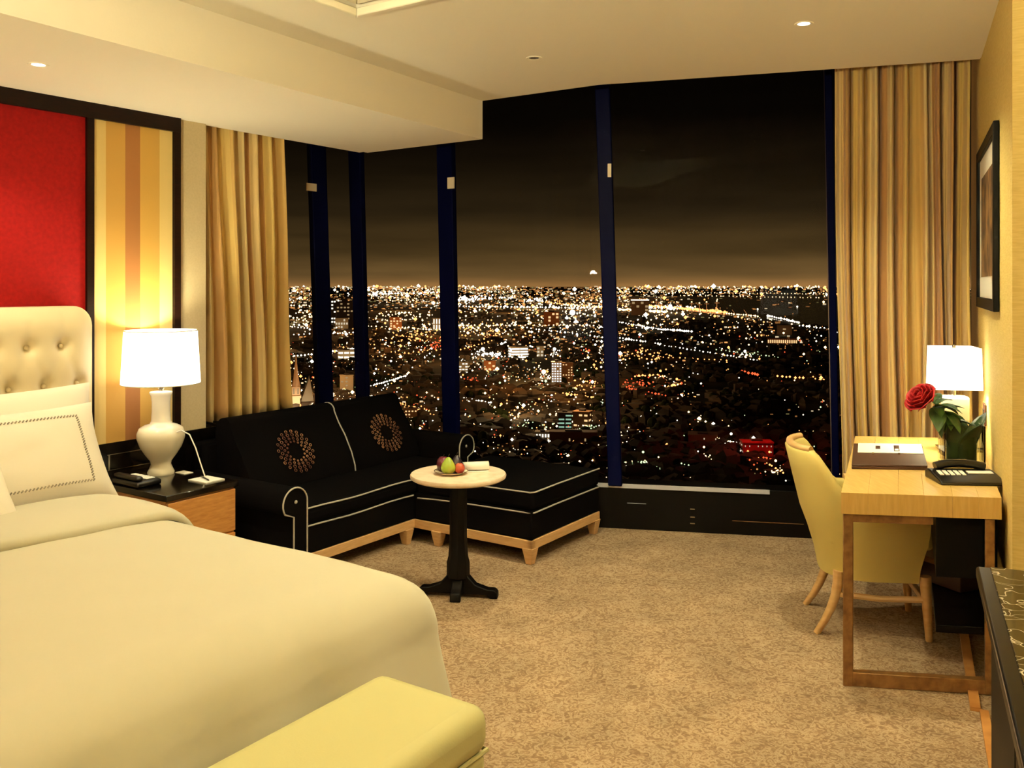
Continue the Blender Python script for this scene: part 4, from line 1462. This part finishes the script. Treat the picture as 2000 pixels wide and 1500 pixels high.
# ------------------------------------------------------------------ the city at night, far below the windows
ZG = -108.0
BRECT = [(543, 566, 672), (632, 656, 632), (657, 690, 640), (655, 680, 642), (541, 556, 612), (761, 785, 644), (845, 866, 645), (999, 1032, 700), (1048, 1062, 697), (1077, 1097, 752), (1098, 1119, 750), (945, 968, 724), (896, 914, 730), (1233, 1267, 616), (1518, 1546, 654), (1062, 1092, 636), (1074, 1166, 872), (1046, 1074, 866), (1118, 1150, 846), (1090, 1117, 845), (1452, 1510, 900), (1500, 1556, 672), (660, 694, 702), (664, 690, 764), (1345, 1400, 872), (790, 815, 826)]


def g(px, py, dz=0.0):
    q = P(px, py, ZG)
    return Vector((q.x, q.y, ZG + dz))


mg = mat('city_ground', (70, 58, 40), 0.95, spec=0.1, noise_=((28, 30, 18), 0.012, 6, 0.35, 0.65))
MB().add([(-40000, 150, ZG), (40000, 150, ZG), (40000, 60000, ZG), (-40000, 60000, ZG)], [(0, 1, 2, 3)]).build('city_ground', mg, smooth=False, kind='structure', fix=False)
msea = mat('sea_water', (10, 14, 18), 0.25, spec=0.5, bump=(0.02, 0.4))
seap = [(1345, 608), (1430, 617), (1520, 626), (1640, 640), (2600, 700), (4200, 640), (3600, 575), (1640, 574.5), (1400, 578), (1330, 588)]
MB().add([tuple(g(x, y, 0.6)) for x, y in seap], [tuple(range(len(seap)))]).build('sea', msea, smooth=False, kind='structure')


def coast(px):
    return 605 + (px - 1330) * 0.125


def in_sea(px, py):
    return px > 1330 and 580 < py < coast(px)


rc = random.Random(21)
E = {'white': emis('lamp_white', (1.0, 0.90, 0.70), 5.0), 'warm': emis('lamp_warm', (1.0, 0.66, 0.30), 4.0), 'orange': emis('lamp_sodium', (1.0, 0.36, 0.10), 2.6),
     'red': emis('lamp_red', (0.9, 0.10, 0.03), 1.6), 'green': emis('lamp_green', (0.62, 0.85, 0.42), 1.6)}
LT = {k: MB() for k in E}


def light_at(px, py, rpx, col, up=None):
    q = P(px, max(py, 561.2), ZG)
    r = rpx * q.y / F
    h = up if up is not None else max(6.0, r)
    LT[col].octa((q.x, q.y, ZG + h), r)


def density(px, py):
    if in_sea(px, py): return 0.03
    d = 1.0
    if py > 650: d *= 0.75
    if px > 1230: d *= 0.7 if py < 700 else 0.5
    if px > 1380 and py > 720: d *= 0.55
    n_ = noise.noise(Vector((px * 0.011, py * 0.035, 3.3)))
    return d * max(0.05, 0.6 + 1.3 * n_)


cols_far = ['white'] * 3 + ['warm'] * 5 + ['orange'] * 4
cols_near = ['white'] * 5 + ['warm'] * 5 + ['orange'] * 5 + ['red'] * 2 + ['green'] * 1
cnt = 0
while cnt < 9500:
    px = rc.uniform(-700, 2900)
    py = 561.2 + 400 * rc.random() ** 2.1
    if rc.random() > density(px, py): continue
    far = py < 660
    col = rc.choice(cols_far if far else cols_near)
    rpx = min(5, rc.lognormvariate(0.1, 0.5) * (0.95 if py < 585 else 1.05))
    light_at(px, py, rpx, col)
    cnt += 1
for k in range(900):
    px, py = rc.uniform(400, 1230), 680 + 210 * rc.random() ** 1.2
    if noise.noise(Vector((px * 0.02, py * 0.04, 9.3))) < -0.1: continue
    light_at(px, py, min(4, rc.lognormvariate(0.05, 0.5)), rc.choice(cols_near))
# streets: rows of lamps
rows = [(1030, 645, 1200, 668, 22, 'white', 1.9), (890, 655, 1010, 632, 14, 'warm', 1.5), (1205, 632, 1300, 650, 22, 'white', 1.8), (1290, 648, 1350, 652, 14, 'white', 2.6),
        (1205, 665, 1290, 678, 16, 'white', 2.0), (1290, 680, 1480, 712, 26, 'white', 1.6), (1400, 690, 1520, 706, 16, 'green', 1.5), (1500, 620, 1560, 634, 16, 'white', 2.3), (1560, 640, 1640, 650, 12, 'white', 2.0),
        (725, 765, 800, 742, 20, 'white', 2.0), (640, 695, 700, 688, 12, 'white', 2.6), (545, 705, 610, 700, 10, 'white', 2.0), (730, 705, 860, 690, 16, 'orange', 1.8), (545, 660, 690, 655, 16, 'white', 1.8),
        (900, 690, 960, 672, 10, 'orange', 2.0), (700, 640, 870, 650, 20, 'warm', 1.8), (880, 600, 1160, 604, 46, 'white', 2.0), (715, 577, 860, 573, 24, 'white', 2.2), (890, 588, 1000, 583, 18, 'white', 2.2),
        (1060, 592, 1180, 603, 22, 'orange', 2.2), (1210, 607, 1300, 612, 34, 'warm', 3.0), (1260, 600, 1345, 606, 30, 'orange', 3.0), (1340, 606, 1420, 613, 26, 'orange', 3.2), (1420, 615, 1480, 621, 14, 'warm', 2.0),
        (1210, 571, 1615, 575, 60, 'warm', 1.1), (1330, 578, 1600, 583, 36, 'warm', 1.0), (1020, 835, 1090, 842, 12, 'white', 2.0), (905, 790, 960, 800, 10, 'white', 1.8), (1100, 780, 1170, 790, 14, 'orange', 2.4),
        (1390, 868, 1450, 890, 12, 'warm', 1.8), (1460, 900, 1530, 945, 14, 'orange', 2.2), (1217, 938, 1290, 936, 12, 'green', 2.0), (1330, 925, 1380, 938, 8, 'green', 1.6), (780, 800, 860, 830, 14, 'orange', 2.2),
        (545, 600, 690, 596, 20, 'warm', 1.8), (545, 640, 600, 646, 10, 'white', 1.6), (1110, 820, 1140, 850, 10, 'green', 2.2), (1180, 850, 1200, 800, 6, 'warm', 2.0), (1240, 745, 1290, 742, 8, 'orange', 3.0), (1300, 768, 1330, 760, 6, 'orange', 2.4),
        (1230, 770, 1300, 785, 12, 'red', 2.4), (1180, 700, 1420, 712, 22, 'orange', 1.7), (1520, 745, 1610, 752, 12, 'orange', 2.6), (1450, 735, 1480, 742, 6, 'red', 3.0), (900, 640, 1180, 640, 30, 'warm', 1.6)]
for (x0, y0, x1, y1, k_, col, rp_) in rows:
    for k in range(k_):
        f_ = (k + rc.uniform(-0.25, 0.25)) / max(1, k_ - 1)
        light_at(x0 + (x1 - x0) * f_, y0 + (y1 - y0) * f_ + rc.uniform(-0.6, 0.6), rp_ * rc.uniform(0.6, 1.15), col)
# clusters of coloured roofs and yards
for (cx_, cy_, sx_, sy_, k_, col) in ((940, 650, 60, 18, 60, 'orange'), (800, 665, 70, 16, 80, 'orange'), (850, 680, 40, 10, 40, 'red'), (1250, 760, 50, 18, 60, 'red'), (1260, 700, 70, 12, 60, 'orange'), (780, 620, 90, 12, 60, 'warm'), (620, 625, 60, 18, 60, 'warm'), (1100, 600, 70, 8, 70, 'warm'),
                                 (915, 745, 20, 10, 20, 'red'), (1150, 760, 25, 15, 26, 'orange'), (800, 815, 40, 12, 40, 'orange'), (1300, 602, 60, 4, 70, 'white'), (960, 700, 30, 6, 40, 'white'), (1150, 850, 20, 14, 26, 'green'), (1490, 920, 40, 16, 30, 'red'), (1040, 845, 40, 10, 20, 'green'), (1250, 930, 40, 8, 30, 'green'), (920, 585, 40, 6, 40, 'white'), (1050, 588, 30, 5, 30, 'white')):
    for k in range(k_):
        light_at(rc.gauss(cx_, sx_ / 2), rc.gauss(cy_, sy_ / 2), rc.uniform(0.8, 2.2), col)
for (px, py, rpx, col) in ((1118, 617, 9, 'white'), (1062, 747, 7.5, 'warm'), (1083, 697, 5, 'white'), (1011, 825, 4, 'warm'), (1310, 607, 7, 'white'), (943, 697, 6, 'white'), (905, 586, 6, 'white'), (1290, 745, 4, 'orange'), (1322, 763, 4, 'orange'), (1428, 883, 4, 'white'), (1515, 942, 4, 'warm'), (735, 578, 4, 'white'), (1400, 611, 5, 'orange'), (1256, 923, 4, 'green'), (1375, 912, 3.5, 'warm'), (697, 695, 7, 'white'), (1000, 700, 6, 'white'), (1455, 702, 4.5, 'white')):
    q = P(px, py, ZG)
    LT[col].ball((q.x, q.y, ZG + 12), rpx * 0.6 * q.y / F, 10, 6)
    for k in range(16): light_at(rc.gauss(px, rpx * 1.6), rc.gauss(py, rpx * 0.8), rc.uniform(0.7, 1.8), rc.choice([col, col, 'warm']))  # small added lights imitate the glare around each bright lamp
for k, nm, lb in (('white', 'street_lamps', 'white street lamps scattered over the night city'), ('warm', 'street_lamps', 'amber street lamps and imitated glare scattered over the night city'), ('orange', 'street_lamps', 'orange sodium lamps scattered over the night city'), ('red', 'street_lamps', 'deep red lights glowing among the city roofs'), ('green', 'street_lamps', 'greenish lights among the trees of the city')):
    LT[k].build(nm, E[k], None, smooth=False, fix=False, kind='stuff', label=lb, cat='city lights')

# small glowing boxes: painted glimmer in place of lit fronts and yards
EF = {'amber': emis('glimmer_amber', (1.0, 0.42, 0.12), 0.7), 'brown': emis('glimmer_brown', (1.0, 0.42, 0.12), 0.22), 'cream': emis('glimmer_cream', (1.0, 0.78, 0.48), 0.7), 'olive': emis('glimmer_olive', (0.75, 0.62, 0.22), 0.22)}
FT = {k: MB() for k in EF}
cnt = 0
while cnt < 10500:
    px = rc.uniform(-300, 2500)
    py = 561.5 + 390 * rc.random() ** 1.9
    if in_sea(px, py) or rc.random() > density(px, py) * (1.0 if px < 1230 else 0.6): continue
    q = P(px, py, ZG)
    u_ = q.y / F
    hw, hh_ = rc.uniform(0.8, 3.2) * u_, rc.uniform(0.5, 1.5) * u_
    if cnt > 8000: py = 561 + (py - 561) * 0.12; q = P(px, py, ZG); u_ = q.y / F; hw, hh_ = rc.uniform(0.8, 3.2) * u_, rc.uniform(0.4, 1.0) * u_  # these crowd the horizon to imitate warm haze
    k_ = rc.choice(['amber', 'brown', 'brown', 'brown', 'cream', 'olive'])
    z_ = ZG + hh_ + rc.uniform(0, 3)
    FT[k_].box(q.x - hw, q.x + hw, q.y - hw * 0.3, q.y + hw * 0.3, z_ - hh_, z_ + hh_)
    cnt += 1
for k_, lb in (('amber', 'amber glow boxes imitating lit house fronts across the night city'), ('brown', 'dim brown glow boxes imitating lit walls and haze across the night city'), ('cream', 'cream glow boxes imitating lit shop fronts across the night city'), ('olive', 'olive glow boxes imitating lit yards across the night city')):
    FT[k_].build('glimmer_boxes', EF[k_], None, smooth=False, fix=False, kind='stuff', label=lb, cat='lit fronts')  # the lit fronts category holds glow boxes that imitate lit fronts and haze
# dark low houses
mh = mat('house_wall', (84, 66, 44), 0.9, noise_=((34, 30, 22), 0.02, 3, 0.35, 0.65))
hm = MB()
n_h = 0
while n_h < 7500:
    px = rc.uniform(-300, 2400)
    py = 615 + 400 * rc.random() ** 1.2
    if in_sea(px, py): continue
    if noise.noise(Vector((px * 0.012, py * 0.03, 8.1))) < -0.18: continue
    q = P(px, py, ZG)
    if any(x0 - 6 < px < x1 + 6 and yb - 26 < py < yb + 7 for x0, x1, yb in BRECT): continue
    s1, s2, hh = rc.uniform(2.5, 6) * (1 + q.y / 4000), rc.uniform(2.5, 5) * (1 + q.y / 4000), rc.uniform(3, 7)
    an = 0.5 * noise.noise(Vector((q.x * .002, q.y * .002, 0))) * 3 + (math.pi / 2 if rc.random() < 0.5 else 0)
    c_, s_ = math.cos(an), math.sin(an)
    R2 = lambda x, y, z: (q.x + x * c_ - y * s_, q.y + x * s_ + y * c_, ZG + z)
    rf = hh + rc.uniform(0, 3.5)
    hm.add([R2(-s1, -s2, 0), R2(s1, -s2, 0), R2(s1, s2, 0), R2(-s1, s2, 0), R2(-s1, -s2, hh), R2(s1, -s2, hh), R2(s1, s2, hh), R2(-s1, s2, hh), R2(-s1 * .6, 0, rf), R2(s1 * .6, 0, rf)],
           [(0, 1, 5, 4), (1, 2, 6, 5), (2, 3, 7, 6), (3, 0, 4, 7), (4, 5, 9, 8), (6, 7, 8, 9), (5, 6, 9), (7, 4, 8)])
    n_h += 1
hm.build('low_houses', mh, None, smooth=False, fix=False, kind='stuff', label='dark low houses packed across the night city', cat='houses')
# trees as dark masses near the tower
tm = MB()
for k in range(1100):
    px, py = rc.uniform(300, 2000), 700 + 280 * rc.random()
    q = P(px, py, ZG)
    if noise.noise(Vector((px * 0.01, py * 0.02, 5.5))) < 0.0: continue
    for j in range(2):
        rr3 = rc.uniform(2.5, 4.5)
        tm.ball((q.x + rc.uniform(-5, 5), q.y + rc.uniform(-5, 5), ZG + rr3 * 0.9), (rr3, rr3, rr3 * rc.uniform(0.8, 1.2)), 7, 5)
tm.build('tree_crowns', mat('night_foliage', (34, 40, 16), 0.9, spec=0.1), None, fix=False, kind='stuff', label='dark tree crowns between the city houses', cat='trees')

# street lighting that falls on the roofs
for k in range(46):
    while True:
        px = rc.uniform(450, 1750)
        py = 575 + 330 * rc.random() ** 1.7
        if rc.random() < density(px, py) * (1.0 if px < 1220 else 0.55) and not in_sea(px, py) and not (px > 1190 and py > 690): break
    q = P(px, py, ZG)
    rad = 22 + q.y * 0.035
    lamp('street_glow', 'POINT', (q.x, q.y, ZG + 14 + rad * 0.3), 4 * math.pi * rad * rad * (1.7 if py < 700 else 1.0), rc.choice([(1, 0.5, 0.16), (1, 0.62, 0.28), (1, 0.4, 0.1)]), 3 + q.y * 0.002)
for (px, py, s_) in ((1118, 617, 1.6), (1062, 749, 2.2), (1011, 830, 1.5), (1300, 610, 1.5), (905, 587, 1.4), (960, 705, 1.4), (1480, 905, 0.5)):
    q = P(px, py, ZG)
    rad = 22 + q.y * 0.035
    lamp('flood_glow', 'POINT', (q.x, q.y, ZG + 18 + rad * 0.3), 4 * math.pi * rad * rad * 1.6 * s_, (1, 0.66, 0.30) if px != 1480 else (1, 0.1, 0.06), 3)

# single buildings that stand out
Bm = {'pale': mat('pale_facade', (176, 160, 132), 0.8), 'brown': mat('brown_facade', (120, 84, 50), 0.8), 'dark': mat('dark_facade', (46, 36, 30), 0.8), 'orange': mat('ochre_facade', (190, 110, 50), 0.8), 'green': mat('green_glass', (60, 100, 76), 0.4), 'red': mat('red_facade', (170, 24, 22), 0.8)}
We = {'white': emis('window_white', (1.0, 0.92, 0.74), 1.3), 'warm': emis('window_warm', (1.0, 0.64, 0.28), 0.9), 'dim': emis('window_dim', (0.9, 0.6, 0.28), 0.35), 'green': emis('window_green', (0.5, 0.85, 0.6), 0.45), 'cool': emis('window_cool', (0.85, 0.95, 1.0), 1.2), 'pale': emis('window_pale', (1.0, 0.85, 0.6), 0.55)}


def building(label, px0, px1, pyt, pyb, body, win, rws, cls, fill=(0.6, 0.6), rot=0.0, skip=0.25, roof=None, crown=None, dep=0.8, flood=0):
    q = P((px0 + px1) / 2, pyb, ZG)
    W_ = (px1 - px0) / F * q.y
    Hh = (pyb - pyt) / F * q.y
    face = math.atan2(-q.x, q.y)
    t = thing('building', label, 'building', (q.x, q.y, ZG), face + rot, group='single buildings in the night city')
    D_ = W_ * dep
    MB().box(-W_ / 2, W_ / 2, 0, D_, 0, Hh).build('body', Bm[body], t, smooth=False)
    MB().box(-W_ / 2 - 0.4, W_ / 2 + 0.4, -0.4, D_ + 0.4, Hh, Hh + max(0.8, Hh * 0.03)).build('parapet', Bm[body], t, smooth=False)
    MB().box(-W_ * .18, W_ * .18, D_ * .3, D_ * .7, Hh, Hh * 1.08 + 1).build('roof_plant', Bm['dark'], t, smooth=False)
    for r in range(rws):
        z0 = Hh * (r + 0.5 - fill[1] / 2) / rws
        z1 = Hh * (r + 0.5 + fill[1] / 2) / rws
        mb = MB()
        for side in ((0,) if abs(rot) < 0.05 else (0, 1)):
            for c in range(cls):
                if rc.random() < skip: continue
                if side == 0:
                    x0 = -W_ / 2 + W_ * (c + 0.5 - fill[0] / 2) / cls
                    mb.box(x0, x0 + W_ * fill[0] / cls, -0.25, 0.1, z0, z1)
                else:
                    y0 = D_ * (c + 0.5 - fill[0] / 2) / cls
                    xs = W_ / 2 if rot < 0 else -W_ / 2
                    mb.box(xs - 0.2, xs + 0.2, y0, y0 + D_ * fill[0] / cls, z0, z1)
        if mb.v: mb.build('window_row', We[win], t, smooth=False)
    if crown:
        MB().box(-W_ * .52, W_ * .52, -0.6, D_, Hh * 1.03, Hh * 1.10).build('lit_crown', We[crown], t, smooth=False)
    if flood:
        lamp('facade_flood', 'POINT', (0, -W_ * 0.7, Hh * 0.25), flood * 4 * math.pi * (W_ * 0.8) ** 2, (1, 0.75, 0.42), 2, t)
    return t


building('green glass tower at the edge of the gold curtain', 543, 566, 621, 672, 'green', 'green', 6, 2, (0.7, 0.8), skip=0.1, crown='white')
building('tall office block with white window rows seen by the leftmost mullion', 632, 656, 586, 632, 'dark', 'white', 7, 5, (0.7, 0.45))
building('dim office block right behind the white windowed block', 657, 690, 590, 640, 'dark', 'dim', 7, 5, (0.6, 0.4), skip=0.4)
building('pale low block in the left corner window', 655, 680, 622, 642, 'pale', 'pale', 3, 5, flood=0.5)
building('sand coloured pair of blocks by the left curtain', 541, 556, 592, 612, 'orange', 'warm', 3, 3)
building('ochre floodlit block in the narrow corner window', 761, 785, 620, 644, 'orange', 'warm', 5, 4, skip=0.4, flood=0.8)
building('pale floodlit block with fins next to the middle left mullion', 845, 866, 622, 645, 'pale', 'white', 2, 4, (0.4, 0.8), flood=0.8)
building('white slab building with dark floor bands', 999, 1032, 679, 700, 'pale', 'cool', 4, 2, (0.95, 0.55), skip=0.0, rot=0.25, flood=0.6)
building('narrow pale block beside the white slab building', 1048, 1062, 677, 697, 'pale', 'pale', 3, 2, (0.6, 0.6), skip=0.1, flood=0.6)
building('tower with bright white window grid near the brightest flood lamp', 1077, 1097, 708, 752, 'pale', 'cool', 9, 4, (0.6, 0.5), skip=0.05)
building('brown tower beside the white window grid tower', 1098, 1119, 710, 750, 'brown', 'warm', 8, 4, (0.5, 0.4), skip=0.5)
building('orange floodlit block left of the white slab building', 945, 968, 706, 724, 'orange', 'warm', 3, 3, skip=0.5, flood=1.0)
building('pale house front lit beside the middle left mullion', 896, 914, 708, 730, 'pale', 'white', 4, 3, (0.7, 0.4), flood=0.5)
building('dark tower with a lit crown by the harbour', 1233, 1267, 588, 616, 'brown', 'dim', 4, 4, skip=0.6, crown='white')
building('dark square block near the right window edge', 1518, 1546, 636, 654, 'brown', 'dim', 4, 3, skip=0.6, flood=0.3)
building('brown block in front of the brightest white light', 1062, 1092, 610, 636, 'orange', 'warm', 4, 4, skip=0.6)
building('long flat brown hall in front below the street lamps', 1074, 1166, 846, 872, 'brown', 'dim', 1, 6, (0.2, 0.2), skip=0.7, dep=0.3)
building('white house with lit arcade beside the flat brown hall', 1046, 1074, 846, 866, 'pale', 'white', 2, 5, (0.5, 0.6), skip=0.1)
building('pink edged block with yellow windows above the flat hall', 1118, 1150, 806, 846, 'brown', 'warm', 4, 3, (0.6, 0.35), skip=0.4, rot=-0.3)
building('block with green lit floors above the flat hall', 1090, 1117, 808, 845, 'dark', 'green', 5, 2, (0.8, 0.4), skip=0.1)
building('red building with small white windows near the tub chair', 1452, 1510, 866, 900, 'red', 'pale', 3, 7, (0.16, 0.22), skip=0.3, dep=0.6, rot=0.2)
building('long hall with an orange lit front by the harbour road', 1500, 1556, 662, 672, 'orange', 'warm', 1, 14, (0.6, 0.6), skip=0.0, dep=0.3)
building('white warehouse glowing in the corner window', 660, 694, 685, 702, 'pale', 'white', 2, 3, (0.8, 0.4), flood=1.2)
building('grey tower below the white warehouse', 664, 690, 734, 764, 'pale', 'dim', 4, 3, (0.5, 0.4), skip=0.5, flood=0.4)
building('brown terraced block near the lower window edge', 1345, 1400, 852, 872, 'brown', 'pale', 2, 10, (0.3, 0.3), skip=0.4)
building('pink lit block at the foot of the corner window', 790, 815, 800, 826, 'brown', 'warm', 4, 4, (0.5, 0.4), skip=0.3)

# church with a lit spire
q = P(578, 805, ZG)
u = q.y / F
cht = thing('church', 'church with a slender lit spire behind the sofa', 'church', (q.x, q.y, ZG), math.atan2(-q.x, q.y))
mstone = mat('church_stone', (214, 186, 150), 0.8)
mroof = mat('church_roof', (150, 140, 116), 0.7)
MB().prism([(-8 * u, -8 * u), (8 * u, -8 * u), (8 * u, 8 * u), (-8 * u, 8 * u)], 0, 50 * u).build('tower', mstone, cht, smooth=False)
MB().lathe([(8.5 * u, 50 * u), (4.6 * u, 70 * u), (3.4 * u, 82 * u), (1.0 * u, 106 * u), (0.0, 116 * u)], 8).build('spire', mstone, cht, ang=20)
MB().box(-10 * u, 10 * u, -10 * u, 10 * u, 28 * u, 33 * u).build('gallery', mstone, cht, smooth=False)
MB().prof([(-34 * u, 30 * u), (-22 * u, 56 * u), (-9 * u, 22 * u)], 'y', -6 * u, 60 * u).build('roof', mroof, cht, smooth=False)
MB().prof([(9 * u, 20 * u), (26 * u, 66 * u), (34 * u, 20 * u)], 'y', 2 * u, 60 * u).build('roof', mroof, cht, smooth=False)
for s in (-1, 1):
    MB().box(s * 4 * u - 1.2 * u, s * 4 * u + 1.2 * u, -8.3 * u, -7.8 * u, 36 * u, 47 * u).build('belfry_opening', We['dim'], cht, smooth=False)
lamp('church_flood', 'POINT', (0, -30 * u, 20 * u), 4 * math.pi * (34 * u) ** 2 * 2.2, (1, 0.78, 0.5), 1, cht)
lamp('church_flood', 'POINT', (30 * u, -22 * u, 20 * u), 4 * math.pi * (26 * u) ** 2 * 1.2, (1, 0.85, 0.6), 1, cht)

# harbour cranes
mcr = mat('glowing_crane_steel', (190, 110, 60), 0.6, emit=((1.0, 0.45, 0.14), 0.25))  # steel given its own faint orange glow in place of harbour light
for k, (px, ht) in enumerate(((1282, 26), (1290, 20), (1322, 22), (1351, 22), (1366, 20), (1380, 22), (1400, 24), (1437, 14), (1460, 14))):
    q = P(px, 612 if px < 1420 else 619, ZG)
    u = q.y / F
    t = thing('harbour_crane', ['tallest harbour crane, next to the dark tower with the lit crown', 'shorter harbour crane, second from the dark tower', 'harbour crane, third from the dark tower', 'harbour crane, fourth from the dark tower', 'harbour crane, fifth from the dark tower', 'harbour crane, sixth from the dark tower', 'harbour crane, last of the tall row by the water', 'small slanted harbour crane nearer the tall cranes', 'small slanted harbour crane nearer the right curtain'][k], 'crane', (q.x, q.y, ZG), math.atan2(-q.x, q.y), group=['harbour cranes', 'small harbour cranes'][px > 1420])
    if px < 1420:
        MB().box(-0.7 * u, 0.7 * u, -0.7 * u, 0.7 * u, 0, ht * u).build('mast', mcr, t, smooth=False)
        MB().box(-4 * u, 5 * u, -0.5 * u, 0.5 * u, ht * u * .82, ht * u * .87).build('boom', mcr, t, smooth=False)
        MB().octa((0, 0, ht * u), 1.7 * u).build('lamp', E['warm'], t, smooth=False)
    else:
        MB().tube([(0, 0, 0), (-1 * u, 0, ht * u * .4), (-7 * u, 0, ht * u)], 0.7 * u, 4).build('boom', mcr, t)
        MB().box(-1.5 * u, 1.5 * u, -1.5 * u, 1.5 * u, 0, 3 * u).build('cab', mcr, t, smooth=False)
